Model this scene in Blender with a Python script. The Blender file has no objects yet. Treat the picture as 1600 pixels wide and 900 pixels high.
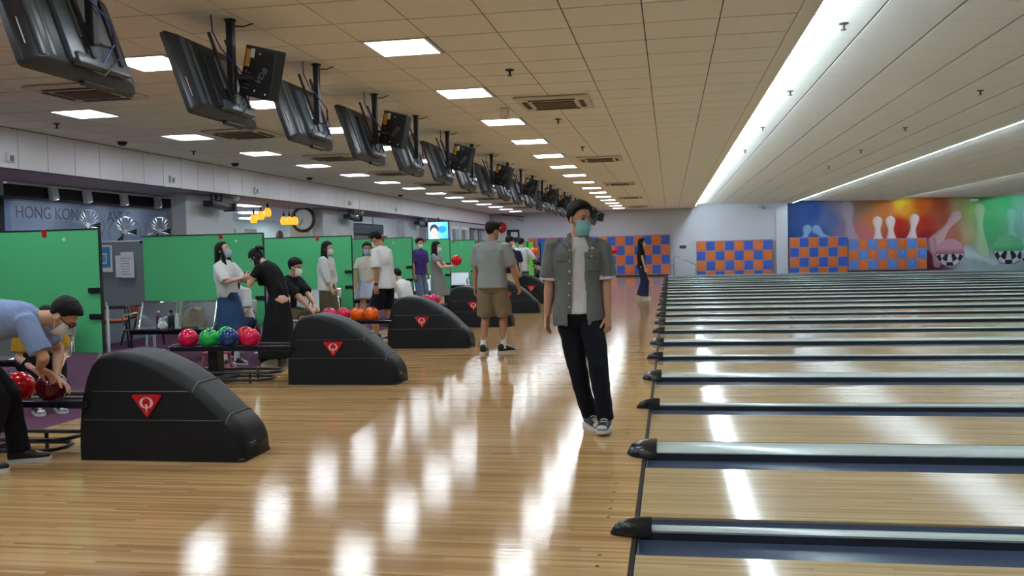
import bpy, bmesh, math, random
from mathutils import Vector, Matrix, noise
random.seed(7)
scene = bpy.context.scene
# ------------------------------------------------------------------ camera
F, CX, CY, CAMZ = 1430.0, 800.0, 450.0, 1.40
cam_d = bpy.data.cameras.new('camera'); cam = bpy.data.objects.new('camera', cam_d)
scene.collection.objects.link(cam); scene.camera = cam
cam_d.sensor_width = 36.0; cam_d.lens = F / 1600 * 36.0; cam_d.clip_start = 0.05; cam_d.clip_end = 200
_yc = Vector(((1047 - CX) / F, -(385 - CY) / F, -1)).normalized()      # hall's long axis seen by the lens
_up = Vector((1, 0.024, 0)).cross(_yc).normalized()
if _up.y < 0: _up = -_up
_xc = _yc.cross(_up)
cam.matrix_world = Matrix.Translation((0, 0, CAMZ)) @ Matrix((_xc, _yc, _up)).to_4x4()
# ------------------------------------------------------------------ world, exposure
w = bpy.data.worlds.new('world'); scene.world = w; w.use_nodes = True
w.node_tree.nodes['Background'].inputs[0].default_value = (0.55, 0.6, 0.7, 1)
w.node_tree.nodes['Background'].inputs[1].default_value = 0.05
vs = scene.view_settings
vs.view_transform = 'Standard'; vs.look = 'None'; vs.gamma = 1.0; vs.use_curve_mapping = False
vs.exposure = 0.88
LAMP, TUBE, BACKLAMP = 12.5, 52.0, 22.0        # emission of ceiling lamps, cove tubes, back-room lamps

# ------------------------------------------------------------------ materials
MATS = {}
def mat(name, col, rough=0.5, metal=0.0, var=0.06, scale=12.0, bump=0.0, bscale=60.0, spec=0.5, coat=0.0, emit=None, alpha=1.0, trans=0.0, stretch=None):
    if name in MATS: return MATS[name]
    m = bpy.data.materials.new(name); m.use_nodes = True; nt = m.node_tree; N = nt.nodes; L = nt.links
    b = N['Principled BSDF']
    b.inputs['Roughness'].default_value = rough; b.inputs['Metallic'].default_value = metal
    b.inputs['Specular IOR Level'].default_value = spec; b.inputs['Coat Weight'].default_value = coat
    b.inputs['Alpha'].default_value = alpha; b.inputs['Transmission Weight'].default_value = trans
    tc = N.new('ShaderNodeTexCoord'); src = tc.outputs['Object']
    if stretch:
        mp = N.new('ShaderNodeMapping'); mp.inputs['Scale'].default_value = stretch; L.new(src, mp.inputs[0]); src = mp.outputs[0]
    nz = N.new('ShaderNodeTexNoise'); nz.inputs['Scale'].default_value = scale; nz.inputs['Detail'].default_value = 4
    L.new(src, nz.inputs['Vector'])
    mx = N.new('ShaderNodeMix'); mx.data_type = 'RGBA'
    mx.inputs[6].default_value = (*[max(0, c * (1 - var)) for c in col], 1); mx.inputs[7].default_value = (*[min(1, c * (1 + var)) for c in col], 1)
    L.new(nz.outputs[0], mx.inputs[0]); L.new(mx.outputs[2], b.inputs['Base Color'])
    if bump:
        n2 = N.new('ShaderNodeTexNoise'); n2.inputs['Scale'].default_value = bscale; n2.inputs['Detail'].default_value = 3
        L.new(src, n2.inputs['Vector'])
        bp = N.new('ShaderNodeBump'); bp.inputs['Strength'].default_value = bump; bp.inputs['Distance'].default_value = 0.02
        L.new(n2.outputs[0], bp.inputs['Height']); L.new(bp.outputs[0], b.inputs['Normal'])
    if emit:
        b.inputs['Emission Color'].default_value = (*emit[0], 1); b.inputs['Emission Strength'].default_value = emit[1]
    MATS[name] = m; return m

def wood(name, c1, c2, rough, coat=0.0, boardw=0.0265):
    m = bpy.data.materials.new(name); m.use_nodes = True; nt = m.node_tree; N = nt.nodes; L = nt.links; b = N['Principled BSDF']
    g = N.new('ShaderNodeNewGeometry'); sp = N.new('ShaderNodeSeparateXYZ'); L.new(g.outputs['Position'], sp.inputs[0])
    def math_(op, a, bv):
        n = N.new('ShaderNodeMath'); n.operation = op
        if isinstance(a, (int, float)): n.inputs[0].default_value = a
        else: L.new(a, n.inputs[0])
        if bv is not None:
            if isinstance(bv, (int, float)): n.inputs[1].default_value = bv
            else: L.new(bv, n.inputs[1])
        return n.outputs[0]
    row = math_('FLOOR', math_('DIVIDE', sp.outputs[1], boardw), None)
    wn = N.new('ShaderNodeTexWhiteNoise'); wn.noise_dimensions = '1D'; L.new(row, wn.inputs['W'])
    seg = math_('FLOOR', math_('ADD', math_('DIVIDE', sp.outputs[0], 1.1), math_('MULTIPLY', wn.outputs[0], 7.3)), None)
    cb = N.new('ShaderNodeCombineXYZ'); L.new(row, cb.inputs[0]); L.new(seg, cb.inputs[1])
    wn2 = N.new('ShaderNodeTexWhiteNoise'); wn2.noise_dimensions = '2D'; L.new(cb.outputs[0], wn2.inputs['Vector'])
    mp = N.new('ShaderNodeMapping'); mp.inputs['Scale'].default_value = (1.2, 55, 1); L.new(g.outputs['Position'], mp.inputs[0])
    nz = N.new('ShaderNodeTexNoise'); nz.inputs['Scale'].default_value = 1.6; nz.inputs['Detail'].default_value = 5; L.new(mp.outputs[0], nz.inputs['Vector'])
    mp2 = N.new('ShaderNodeMapping'); mp2.inputs['Scale'].default_value = (0.35, 3.2, 1); L.new(g.outputs['Position'], mp2.inputs[0])
    nz2 = N.new('ShaderNodeTexNoise'); nz2.inputs['Scale'].default_value = 1.0; nz2.inputs['Detail'].default_value = 3; L.new(mp2.outputs[0], nz2.inputs['Vector'])
    f = math_('ADD', math_('MULTIPLY', wn2.outputs[0], 0.42), math_('ADD', math_('MULTIPLY', nz.outputs[0], 0.55), math_('MULTIPLY', nz2.outputs[0], 0.35)))
    cr = N.new('ShaderNodeValToRGB'); cr.color_ramp.elements[0].position = 0.28; cr.color_ramp.elements[1].position = 1.0
    cr.color_ramp.elements[0].color = (*c1, 1); cr.color_ramp.elements[1].color = (*c2, 1)
    L.new(f, cr.inputs[0]); L.new(cr.outputs[0], b.inputs['Base Color'])
    b.inputs['Roughness'].default_value = rough; b.inputs['Specular IOR Level'].default_value = 0.36
    bp = N.new('ShaderNodeBump'); bp.inputs['Strength'].default_value = 0.035; bp.inputs['Distance'].default_value = 0.01
    L.new(math_('ADD', math_('MULTIPLY', wn2.outputs[0], 0.25), nz.outputs[0]), bp.inputs['Height']); L.new(bp.outputs[0], b.inputs['Normal'])
    MATS[name] = m; return m

def attr_mat(name, rough=0.5, emit=0.0):
    m = bpy.data.materials.new(name); m.use_nodes = True; nt = m.node_tree; b = nt.nodes['Principled BSDF']
    a = nt.nodes.new('ShaderNodeAttribute'); a.attribute_name = 'print'
    nt.links.new(a.outputs['Color'], b.inputs['Base Color']); b.inputs['Roughness'].default_value = rough
    if emit:
        nt.links.new(a.outputs['Color'], b.inputs['Emission Color']); b.inputs['Emission Strength'].default_value = emit
    MATS[name] = m; return m

def srgb(r, g, b):
    return tuple(((c / 255) / 12.92 if c / 255 < 0.04045 else ((c / 255 + 0.055) / 1.055) ** 2.4) for c in (r, g, b))

# ------------------------------------------------------------------ mesh helpers
def V(*a): return Vector(a)
def RX(a): return Matrix.Rotation(math.radians(a), 3, 'X')
def RY(a): return Matrix.Rotation(math.radians(a), 3, 'Y')
def RZ(a): return Matrix.Rotation(math.radians(a), 3, 'Z')
I3 = Matrix.Identity(3)

def frames(pts):
    pts = [Vector(p) for p in pts]; out = []; u = None
    for i, p in enumerate(pts):
        t = (pts[min(i + 1, len(pts) - 1)] - pts[max(i - 1, 0)]).normalized()
        if u is None:
            u = t.cross(Vector((0, 0, 1)))
            if u.length < 0.2: u = t.cross(Vector((0, 1, 0)))
            u.normalize()
        else:
            u = (u - t * u.dot(t)); u.normalize()
        out.append((p, u, t.cross(u)))
    return out

class MB:
    def __init__(s): s.v = []; s.f = []
    def add(s, vs, fs):
        o = len(s.v); s.v += [tuple(x) for x in vs]; s.f += [tuple(i + o for i in f) for f in fs]; return s
    def box(s, c, d, R=I3):
        c = Vector(c); h = Vector(d) / 2
        vs = [c + R @ Vector((x * h.x, y * h.y, z * h.z)) for x in (-1, 1) for y in (-1, 1) for z in (-1, 1)]
        return s.add(vs, [(0, 1, 3, 2), (4, 6, 7, 5), (0, 4, 5, 1), (2, 3, 7, 6), (0, 2, 6, 4), (1, 5, 7, 3)])
    def span(s, a, b):
        a = Vector(a); b = Vector(b); return s.box((a + b) / 2, [abs(q) for q in (b - a)])
    def rbox(s, c, d, r=0.01, seg=2, R=I3):
        bm = bmesh.new(); bmesh.ops.create_cube(bm, size=1)
        for v in bm.verts: v.co = Vector((v.co.x * d[0], v.co.y * d[1], v.co.z * d[2]))
        bmesh.ops.bevel(bm, geom=bm.edges[:], offset=r, segments=seg, affect='EDGES', profile=0.5)
        c = Vector(c); bm.verts.index_update()
        s.add([c + R @ v.co for v in bm.verts], [[v.index for v in f.verts] for f in bm.faces]); bm.free(); return s
    def loft(s, rings, cap=True, closed=False):
        n = len(rings[0]); vs = [p for r in rings for p in r]; fs = []
        m = len(rings)
        for i in range(m if closed else m - 1):
            a = i * n; b = ((i + 1) % m) * n
            for j in range(n): fs.append((a + j, a + (j + 1) % n, b + (j + 1) % n, b + j))
        if cap and not closed:
            fs.append(tuple(range(n - 1, -1, -1))); fs.append(tuple((m - 1) * n + j for j in range(n)))
        return s.add(vs, fs)
    def tube(s, pts, r, n=8, closed=False, flat=1.0):
        fr = frames(pts); rs = r if isinstance(r, (list, tuple)) else [r] * len(pts)
        rings = [[p + u * (q * math.cos(2 * math.pi * k / n)) + v * (q * flat * math.sin(2 * math.pi * k / n)) for k in range(n)] for (p, u, v), q in zip(fr, rs)]
        return s.loft(rings, True, closed)
    def cyl(s, a, b, r, r2=None, n=16): return s.tube([a, b], [r, r if r2 is None else r2], n)
    def lathe(s, prof, c=(0, 0, 0), n=24, R=I3):
        c = Vector(c); rings = [[c + R @ Vector((r * math.cos(2 * math.pi * k / n), r * math.sin(2 * math.pi * k / n), z)) for k in range(n)] for r, z in prof]
        return s.loft(rings)
    def ell(s, c, rad, R=I3, nu=16, nv=10):
        c = Vector(c); rings = []
        for i in range(nv + 1):
            t = -math.pi / 2 + math.pi * (0.02 + 0.96 * i / nv)
            rings.append([c + R @ Vector((rad[0] * math.cos(t) * math.cos(2 * math.pi * k / nu), rad[1] * math.cos(t) * math.sin(2 * math.pi * k / nu), rad[2] * math.sin(t))) for k in range(nu)])
        return s.loft(rings)
    def prism(s, poly, a, b, axis='Y'):
        # poly: list of 2-D points; extruded along axis from a to b
        def P(p, q):
            return {'Y': (p[0], q, p[1]), 'X': (q, p[0], p[1]), 'Z': (p[0], p[1], q)}[axis]
        n = len(poly); vs = [P(p, a) for p in poly] + [P(p, b) for p in poly]
        fs = [tuple(range(n)), tuple(range(2 * n - 1, n - 1, -1))] + [(i, i + n, (i + 1) % n + n, (i + 1) % n) for i in range(n)]
        return s.add(vs, fs)
    def mesh(s, name, smooth=35):
        me = bpy.data.meshes.new(name); me.from_pydata(s.v, [], s.f); me.update()
        bm = bmesh.new(); bm.from_mesh(me); bmesh.ops.recalc_face_normals(bm, faces=bm.faces[:]); bm.to_mesh(me); bm.free()
        if smooth:
            me.shade_smooth(); me.set_sharp_from_angle(angle=math.radians(smooth))
        return me
    def build(s, name, m, parent=None, smooth=35, loc=None):
        me = s.mesh(name, smooth); return link(name, me, m, parent, loc)

COL = scene.collection
def link(name, me, m=None, parent=None, loc=None):
    o = bpy.data.objects.new(name, me); COL.objects.link(o)
    if m is not None and me is not None and len(me.materials) == 0: me.materials.append(m)
    if parent: o.parent = parent
    if loc: o.location = loc
    return o
def thing(name, label, cat, loc=(0, 0, 0), rz=0, group=None):
    o = bpy.data.objects.new(name, None); COL.objects.link(o); o.location = loc; o.rotation_euler = (0, 0, math.radians(rz))
    o.empty_display_size = 0.1
    return tag(o, label, cat, group)
def tag(o, label, cat, group=None, kind=None):
    o['label'] = label; o['category'] = cat
    if group: o['group'] = group
    if kind: o['kind'] = kind
    return o
def struct(o): o['kind'] = 'structure'; return o
def copy_tree(o, loc=None, rz=None, label=None, parent=None):
    c = o.copy(); COL.objects.link(c)
    if parent: c.parent = parent
    if loc is not None: c.location = loc
    if rz is not None: c.rotation_euler = (0, 0, math.radians(rz))
    if label: c['label'] = label
    for ch in o.children: copy_tree(ch, parent=c)
    return c
def remesh(mb, name, m, parent, voxel=0.008, smooth_it=3, wrinkle=0.0, wscale=14.0, seed=0, keep=None, wdir=None):
    me = bpy.data.meshes.new('tmp'); me.from_pydata(mb.v, [], mb.f); me.update()
    bm = bmesh.new(); bm.from_mesh(me); bmesh.ops.recalc_face_normals(bm, faces=bm.faces[:]); bm.to_mesh(me); bm.free()
    t = bpy.data.objects.new('tmp', me); COL.objects.link(t)
    r = t.modifiers.new('r', 'REMESH'); r.mode = 'VOXEL'; r.voxel_size = voxel
    if smooth_it:
        sm = t.modifiers.new('s', 'SMOOTH'); sm.factor = 0.5; sm.iterations = smooth_it
    dg = bpy.context.evaluated_depsgraph_get(); ev = t.evaluated_get(dg)
    out = bpy.data.meshes.new_from_object(ev); bpy.data.objects.remove(t); bpy.data.meshes.remove(me)
    if wrinkle:
        n = len(out.vertices)
        co = [0.0] * (3 * n); out.vertices.foreach_get('co', co)
        no = [0.0] * (3 * n); out.vertex_normals.foreach_get('vector', no)
        off = Vector((seed * 3.1, seed * 1.7, 0))
        for i in range(n):
            p = Vector(co[3 * i:3 * i + 3]); q = Vector((p.x * wscale, p.y * wscale, p.z * wscale * 0.55)) + off
            d = wrinkle * (noise.noise(q) + 0.5 * abs(noise.noise(q * 2.1)))
            for k in range(3): co[3 * i + k] += no[3 * i + k] * d
        out.vertices.foreach_set('co', co)
    if keep is not None:
        bm = bmesh.new(); bm.from_mesh(out)
        k = bpy.data.meshes.new('k'); k.from_pydata(keep.v, [], keep.f); bm.from_mesh(k); bm.to_mesh(out); bm.free(); bpy.data.meshes.remove(k)
    out.name = name; out.shade_smooth(); out.materials.clear(); out.materials.append(m)
    return link(name, out, m, parent)
def remesh_raw(mb, voxel, smooth_it):
    o = remesh(mb, 'raw', None, None, voxel, smooth_it); me = o.data
    r = MB(); r.v = [tuple(v.co) for v in me.vertices]; r.f = [tuple(p.vertices) for p in me.polygons]
    bpy.data.objects.remove(o); bpy.data.meshes.remove(me); return r
def text_mb(txt, size, R=I3, loc=(0, 0, 0), depth=0.002, align='CENTER'):
    c = bpy.data.curves.new('t', 'FONT'); c.body = txt; c.size = size; c.extrude = depth; c.align_x = align; c.align_y = 'CENTER'
    o = bpy.data.objects.new('t', c); COL.objects.link(o)
    me = bpy.data.meshes.new_from_object(o.evaluated_get(bpy.context.evaluated_depsgraph_get()))
    m = MB(); m.add([Vector(loc) + R @ v.co for v in me.vertices], [tuple(p.vertices) for p in me.polygons])
    bpy.data.objects.remove(o); bpy.data.curves.remove(c); bpy.data.meshes.remove(me); return m

# palette
M_floor = wood('approach_wood', srgb(146, 104, 60), srgb(214, 176, 124), 0.09)
M_lane = wood('lane_wood', srgb(146, 118, 82), srgb(196, 168, 126), 0.09)
M_carpet = mat('carpet', srgb(88, 44, 76), 0.9, var=0.5, scale=30, bump=0.3, bscale=300)
M_tile = mat('ceiling_tile', srgb(243, 241, 230), 0.85, var=0.02, bump=0.12, bscale=220)
M_seam = mat('ceiling_seam', srgb(78, 72, 64), 0.8)
M_baytile = mat('bay_tile', srgb(228, 226, 220), 0.75, var=0.02, bump=0.1, bscale=200)
M_wall = mat('white_paint', srgb(214, 216, 226), 0.6, var=0.02, scale=3)
M_white = mat('white_plastic', srgb(228, 230, 230), 0.4, var=0.03)
M_panel = mat('fascia_panel', srgb(234, 230, 238), 0.35, var=0.03, scale=2)
M_black = mat('black_plastic', (0.010, 0.011, 0.014), 0.4, var=0.2)
M_hood = mat('hood_plastic', (0.0075, 0.0095, 0.0125), 0.5, spec=0.32, var=0.2, bump=0.05, bscale=400)
M_tvback = mat('television_back', (0.075, 0.095, 0.11), 0.38, var=0.2, scale=4)  # paler than the shell: bluish light on the backs put into the colour
M_tvdark = mat('television_dark', (0.022, 0.025, 0.029), 0.4, var=0.2)
M_steel = mat('brushed_steel', (0.42, 0.47, 0.50), 0.32, 0.85, var=0.08, scale=40)
M_chrome = mat('chrome', (0.8, 0.82, 0.84), 0.12, 1.0, var=0.02)
M_green = mat('green_board', srgb(92, 204, 138), 0.45, var=0.04, scale=2)
M_greyboard = mat('grey_board', srgb(120, 128, 136), 0.6, var=0.05)
M_orange = mat('orange', srgb(224, 112, 44), 0.4, var=0.08)
M_blue = mat('blue', srgb(52, 92, 196), 0.4, var=0.08)
M_lblue = mat('light_blue', srgb(92, 138, 222), 0.4, var=0.06)
M_lockframe = mat('locker_frame', srgb(168, 138, 150), 0.5)
M_cap = mat('capping', srgb(182, 190, 184), 0.25, 0.0, var=0.03)
M_gutter = mat('gutter', srgb(74, 86, 108), 0.22, 0.0, var=0.1)
M_red = mat('red', srgb(200, 20, 28), 0.35, var=0.08)
M_logow = mat('logo_white', srgb(240, 200, 200), 0.4)
M_logor = mat('logo_red', srgb(176, 8, 16), 0.4, emit=((0.8, 0.01, 0.015), 0.04))
M_paper = mat('paper', srgb(222, 226, 228), 0.7)
M_lamp = mat('lamp_diffuser', (0.9, 0.9, 0.9), 0.5, emit=((0.84, 0.93, 1.0), LAMP))
M_tube = mat('tube_light', (0.9, 0.9, 0.9), 0.5, emit=((0.70, 0.88, 1.0), TUBE))
M_tube2 = mat('tube_light_dim', (0.9, 0.9, 0.9), 0.5, emit=((0.70, 0.88, 1.0), TUBE * 0.5))
M_blamp = mat('back_lamp', (0.9, 0.9, 0.9), 0.5, emit=((0.9, 1.0, 1.0), BACKLAMP))
# ================================================================== STRUCTURE
YN, YF = -3.0, 44.5
struct(MB().span((-5.2, YN, -0.1), (-0.205, YF, 0)).build('floor', M_floor, smooth=0))
struct(MB().span((-17, YN, -0.1), (-5.2, YF, -0.002)).build('floor_carpet', M_carpet, smooth=0))
struct(MB().span((-0.22, YN, -0.4), (19.5, YF, -0.28)).build('floor_machine_bed', mat('dark_base', (0.02, 0.02, 0.022), 0.8), smooth=0))
tr = struct(MB().span((-0.205, YN, -0.1), (-0.182, 43.4, 0.0003)).build('trim_1', mat('foul_line', (0.02, 0.014, 0.012), 0.7, spec=0.2), smooth=0))
# approach marker dots
dot = MB().cyl((0, 0, 0), (0, 0, 0.0012), 0.009, n=10).mesh('approach_dot')
fl = bpy.data.objects['floor']
for y in (3.98, 4.13, 4.72, 4.88, 5.03, 5.22, 5.42, 6.9, 7.05, 7.2, 8.6, 8.75, 8.9):
    link('approach_dot', dot, mat('dot', (0.02, 0.015, 0.01), 0.5), fl, (-0.34, y, 0))

# ---- lanes: bed 1.067, gutters 0.235; cappings alternate narrow / broad
GUT, BED, NAR, BRO = 0.26, 1.067, 0.08, 0.296
XE = 18.4
def gutter_mb():
    m = MB(); n = 10; a = []
    for i in range(n + 1):
        t = math.pi * i / n; a.append((GUT / 2 - GUT / 2 * math.cos(t), -0.012 - 0.085 * math.sin(t)))
    o = [(y, z - 0.006) for y, z in a[::-1]]
    return m.prism(a + o, -0.17, XE, 'X')
def cap_mb(wd, z):
    p = [(0.004, z - 0.022), (0, z * 0.75), (0.006, z * 0.85), (0.02, z), (wd - 0.02, z), (wd - 0.006, z * 0.85), (wd, z * 0.75), (wd - 0.004, z - 0.022)]
    return MB().prism(p, -0.13, XE, 'X')
def nose_mb(wd, z):
    rings = []; c = wd / 2
    for i in range(9):
        t = i / 8; x = -0.13 - 0.20 * t + 0.02
        k = math.sqrt(max(0.0, 1 - t ** 2.2)); hw = (c + 0.012) * max(0.18, k ** 0.8); hz = 0.012 + (z + 0.035) * k
        rings.append([V(x, c + hw * math.cos(a) * 1.0, 0.002 + max(0, math.sin(a)) ** 0.7 * hz) for a in [math.pi * q / 12 for q in range(13)]])
    m = MB().loft(rings)
    m.cyl((-0.24, c - (c + 0.012) * 0.86 - 0.004, 0.03), (-0.24, c - (c + 0.012) * 0.80, 0.03), 0.010, n=10)
    return m
gm = gutter_mb().mesh('gutter'); bed_me = MB().span((-0.178, 0, -0.06), (XE, BED, 0)).mesh('lane_bed', 0)
M_edge = mat('lane_edge', srgb(205, 200, 190), 0.4)
edge_me = MB().span((-0.178, -0.012, -0.05), (XE, 0, 0.001)).mesh('lane_edge', 0)
deck_me = MB().span((-0.178, 0, -0.28), (XE, BED, -0.06)).mesh('lane_foundation', 0)
LANE0 = 4.144 - BED          # first bed whose far edge meets the first gutter
y = LANE0; k = 0; narrow = True
capn, nosen = cap_mb(NAR, 0.045).mesh('capping'), nose_mb(NAR, 0.04).mesh('nose', 50)
capb, noseb = cap_mb(BRO, 0.055).mesh('capping'), nose_mb(BRO, 0.05).mesh('nose', 50)
M_nose = mat('nose_black', (0.012, 0.013, 0.014), 0.25, var=0.2)
while y < 43.0:
    r = thing('bowling_lane', 'long pale wooden bowling lane with dark grey gutters along it', 'lane', (0, y, 0), group='bowling lanes side by side')
    link('lane_bed', bed_me, M_lane, r); link('gutter', gm, M_gutter, r, (0, -GUT, 0)); link('gutter', gm, M_gutter, r, (0, BED, 0))
    link('lane_foundation', deck_me, mat('foundation', (0.05, 0.045, 0.04), 0.8), r)
    e = y + BED + GUT; wd = NAR if narrow else BRO
    d = thing('lane_divider', ('narrow rounded pale grey capping rail with a black nose between two gutters' if narrow else 'broad flat pale grey capping rail with a large black nose between two gutters'), 'divider', (0, e, 0), group='narrow lane dividers' if narrow else 'broad lane dividers')
    link('capping', capn if narrow else capb, M_cap, d); link('nose', nosen if narrow else noseb, M_nose, d)
    sup = MB().span((-0.16, 0.008, -0.28), (XE, wd - 0.008, (0.045 if narrow else 0.055) - 0.022)).build('support', mat('divider_side', (0.018, 0.021, 0.028), 0.4), d, 0)
    plate = MB().span((-0.176, -GUT + 0.002, -0.1), (-0.171, wd + GUT - 0.002, -0.006)).build('end_plate', M_steel, d, 0)
    y = e + wd + GUT; narrow = not narrow; k += 1

# ---- ceilings
ZC = 3.2
TX, TY = 0.6, 0.6125
XC0 = -2.28 - 0.3 - TX * 10          # tile edge grid in X
YC0 = 7.85 - TY / 2 - TY * 17        # tile edge grid in Y
ceil = struct(MB().span((-8.78, YN, ZC + 0.012), (1.15, YF, ZC + 0.10)).build('ceiling', M_seam, smooth=0))
LIGHTS = [(x, 7.85 + 2.45 * k) for k in range(-3, 15) for x in (-2.28, -4.68, -7.07)]
ACS = [(-1.36, 11.22 + 7.35 * k) for k in range(0, 5)] + [(-6.1, 8.95 + 3.65 * k) for k in range(0, 9)]
tile_me = MB().box((0, 0, 0.009), (TX - 0.010, TY - 0.020, 0.006)).mesh('ceiling_tile', 0)
rest = MB(); near = []
def occupied(cx, cy):
    if any(abs(cx - a) < 0.3 and abs(cy - b) < 0.3 for a, b in LIGHTS): return True
    return False
for i in range(-2, 17):
    for j in range(0, 78):
        cx, cy = XC0 + TX * (i + 0.5), YC0 + TY * (j + 0.5)
        if cx - TX / 2 < -8.75 or cx + TX / 2 > 1.15 or cy > YF - 0.3 or occupied(cx, cy): continue
        vis = cy > 5.4 + max(0, -cx - 3) * 0.5
        near.append((cy if vis else 1000, cx, cy))
near.sort()
for q, cx, cy in near[:300]: link('ceiling_tile', tile_me, M_tile, ceil, (cx, cy, ZC))
for q, cx, cy in near[300:]: rest.box((cx, cy, ZC + 0.009), (TX - 0.010, TY - 0.020, 0.006))
o = rest.build('ceiling_tiles', M_tile, ceil, 0); o['kind'] = 'stuff'
struct(MB().span((-8.70, YN, ZC + 0.006), (-8.585, YF, ZC + 0.03)).build('trim_11', M_tile, smooth=0))
# edge strip of the low ceiling
struct(MB().span((1.02, YN, ZC - 0.001), (1.16, YF, ZC + 0.05)).build('trim_2', M_tile, smooth=0))
# sawtooth bays over the lanes
BW = 4.4; Z0, Z1 = 3.375, 3.265
for b in range(4):
    x0 = 1.16 + BW * b
    ang = math.atan2(Z1 - Z0, BW)
    def bz(x): return Z0 + (Z1 - Z0) * (x - x0) / BW
    bay = struct(MB().prism([(x0 - 0.01, Z0 + 0.012), (x0 + BW, Z1 + 0.012), (x0 + BW, Z1 + 0.06), (x0 - 0.01, Z0 + 0.06)], YN, YF, 'Y').build('ceiling_bay_%d' % (b + 1), mat('bay_seam', srgb(92, 90, 88), 0.8), smooth=0))
    tw = BW / 7; tm = MB().box((0, 0, 0.006), (tw - 0.022, TY - 0.006, 0.012), Matrix.Rotation(-ang, 3, 'Y')).mesh('ceiling_panel', 0)
    rest = MB(); cand = []
    for i in range(7):
        for j in range(0, 78):
            cx, cy = x0 + tw * (i + 0.5), YC0 + TY * (j + 0.5)
            if cy > YF - 0.3: continue
            vis = cy > 6.0 + (cx - 1.2) * 1.9
            cand.append((cy if vis else 1000, cx, cy))
    cand.sort(); nn = (200, 160, 70, 0)[b]
    for q, cx, cy in cand[:nn]: link('ceiling_panel', tm, M_baytile, bay, (cx, cy, bz(cx)))
    for q, cx, cy in cand[nn:]: rest.box((cx, cy, bz(cx) + 0.006), (tw - 0.022, TY - 0.006, 0.012), Matrix.Rotation(-ang, 3, 'Y'))
    o = rest.build('ceiling_panels', M_baytile, bay, 0); o['kind'] = 'stuff'
    # step at the low end of the bay
    struct(MB().span((x0 + BW - 0.03, YN, Z1 - 0.01), (x0 + BW, YF, Z0 + 0.05)).build('trim_%d' % (b + 3), M_baytile, smooth=0))
# riser of the low ceiling
struct(MB().span((1.12, YN, ZC + 0.05), (1.16, YF, Z0 + 0.06)).build('trim_7', M_baytile, smooth=0))

# ---- walls
struct(MB().span((-17, YF, -0.4), (19.6, YF + 0.15, 3.7)).build('wall_far', M_wall, smooth=0))
struct(MB().span((19.5, YN, -0.4), (19.65, YF, 3.7)).build('wall_right', mat('masking', srgb(70, 80, 110), 0.6), smooth=0))
struct(MB().span((-17, YN - 0.15, -0.4), (19.6, YN, 3.7)).build('wall_near', M_wall, smooth=0))
struct(MB().span((-17.15, YN, -0.4), (-17, YF, 3.7)).build('wall_back_room', mat('back_paint', srgb(170, 190, 192), 0.6), smooth=0))
struct(MB().span((4.88, YF - 0.35, -0.3), (5.40, YF, 3.34)).build('wall_pilaster', M_wall, smooth=0))
# fascia along the back room
fas = struct(MB().span((-8.80, YN, 2.66), (-8.715, YF, 3.24)).build('wall_left', mat('fascia_gap', srgb(96, 92, 100), 0.7), smooth=0))
pm = MB().rbox((0, 0, 0), (0.016, 0.590, 0.535), 0.003, 1).mesh('panel', 0)
yy = 2.45
while yy < YF - 0.2:
    link('panel', pm, M_panel, fas, (-8.708, yy, 2.66 + 0.2675 + 0.002)); yy += 0.602
struct(MB().span((-10.15, YN, 2.66), (-8.80, YF, 2.70)).build('ceiling_soffit', mat('soffit_paint', srgb(160, 150, 160), 0.6), smooth=0))
struct(MB().span((-17, YN, 2.86), (-10.15, YF, 2.93)).build('ceiling_back_room', mat('back_ceiling', srgb(176, 200, 198), 0.6, var=0.03), smooth=0))
struct(MB().span((-10.17, YN, 2.66), (-10.13, YF, 2.90)).build('trim_8', M_wall, smooth=0))
# columns under the soffit
for i, (ya, yb) in enumerate(((16.4, 18.35), (23.5, 25.9), (31.2, 33.1), (38.5, 40.3))):
    struct(MB().rbox((-9.36, (ya + yb) / 2, 1.33), (0.32, yb - ya, 2.655), 0.02, 2).build('wall_column_%d' % (i + 1), mat('column_paint', srgb(206, 208, 214), 0.55, var=0.02), smooth=0))
struct(MB().span((-10.10, 23.36, 0), (-9.53, 23.46, 2.655)).build('wall_clock', mat('cream_paint', srgb(205, 200, 180), 0.6), smooth=0))
struct(MB().span((-12.9, 34.0, 0), (-9.2, 34.12, 2.86)).build('wall_cross', mat('grey_paint', srgb(150, 150, 158), 0.6), smooth=0))
# ================================================================== LAMPS
fr_me = MB()
for a, b in (((-0.29, -0.31), (0.29, -0.285)), ((-0.29, 0.285), (0.29, 0.31)), ((-0.29, -0.285), (-0.262, 0.285)), ((0.262, -0.285), (0.29, 0.285))):
    fr_me.span((a[0], a[1], -0.004), (b[0], b[1], 0.012))
fr_me = fr_me.mesh('frame', 0)
df_me = MB().span((-0.262, -0.285, 0.004), (0.262, 0.285, 0.010)).mesh('diffuser', 0)
for x, yv in LIGHTS:
    r = thing('ceiling_light', 'square recessed ceiling light panel glowing white between the tiles', 'ceiling light', (x, yv, ZC), group='recessed ceiling light panels')
    link('frame', fr_me, M_white, r); link('diffuser', df_me, M_lamp, r)
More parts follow.
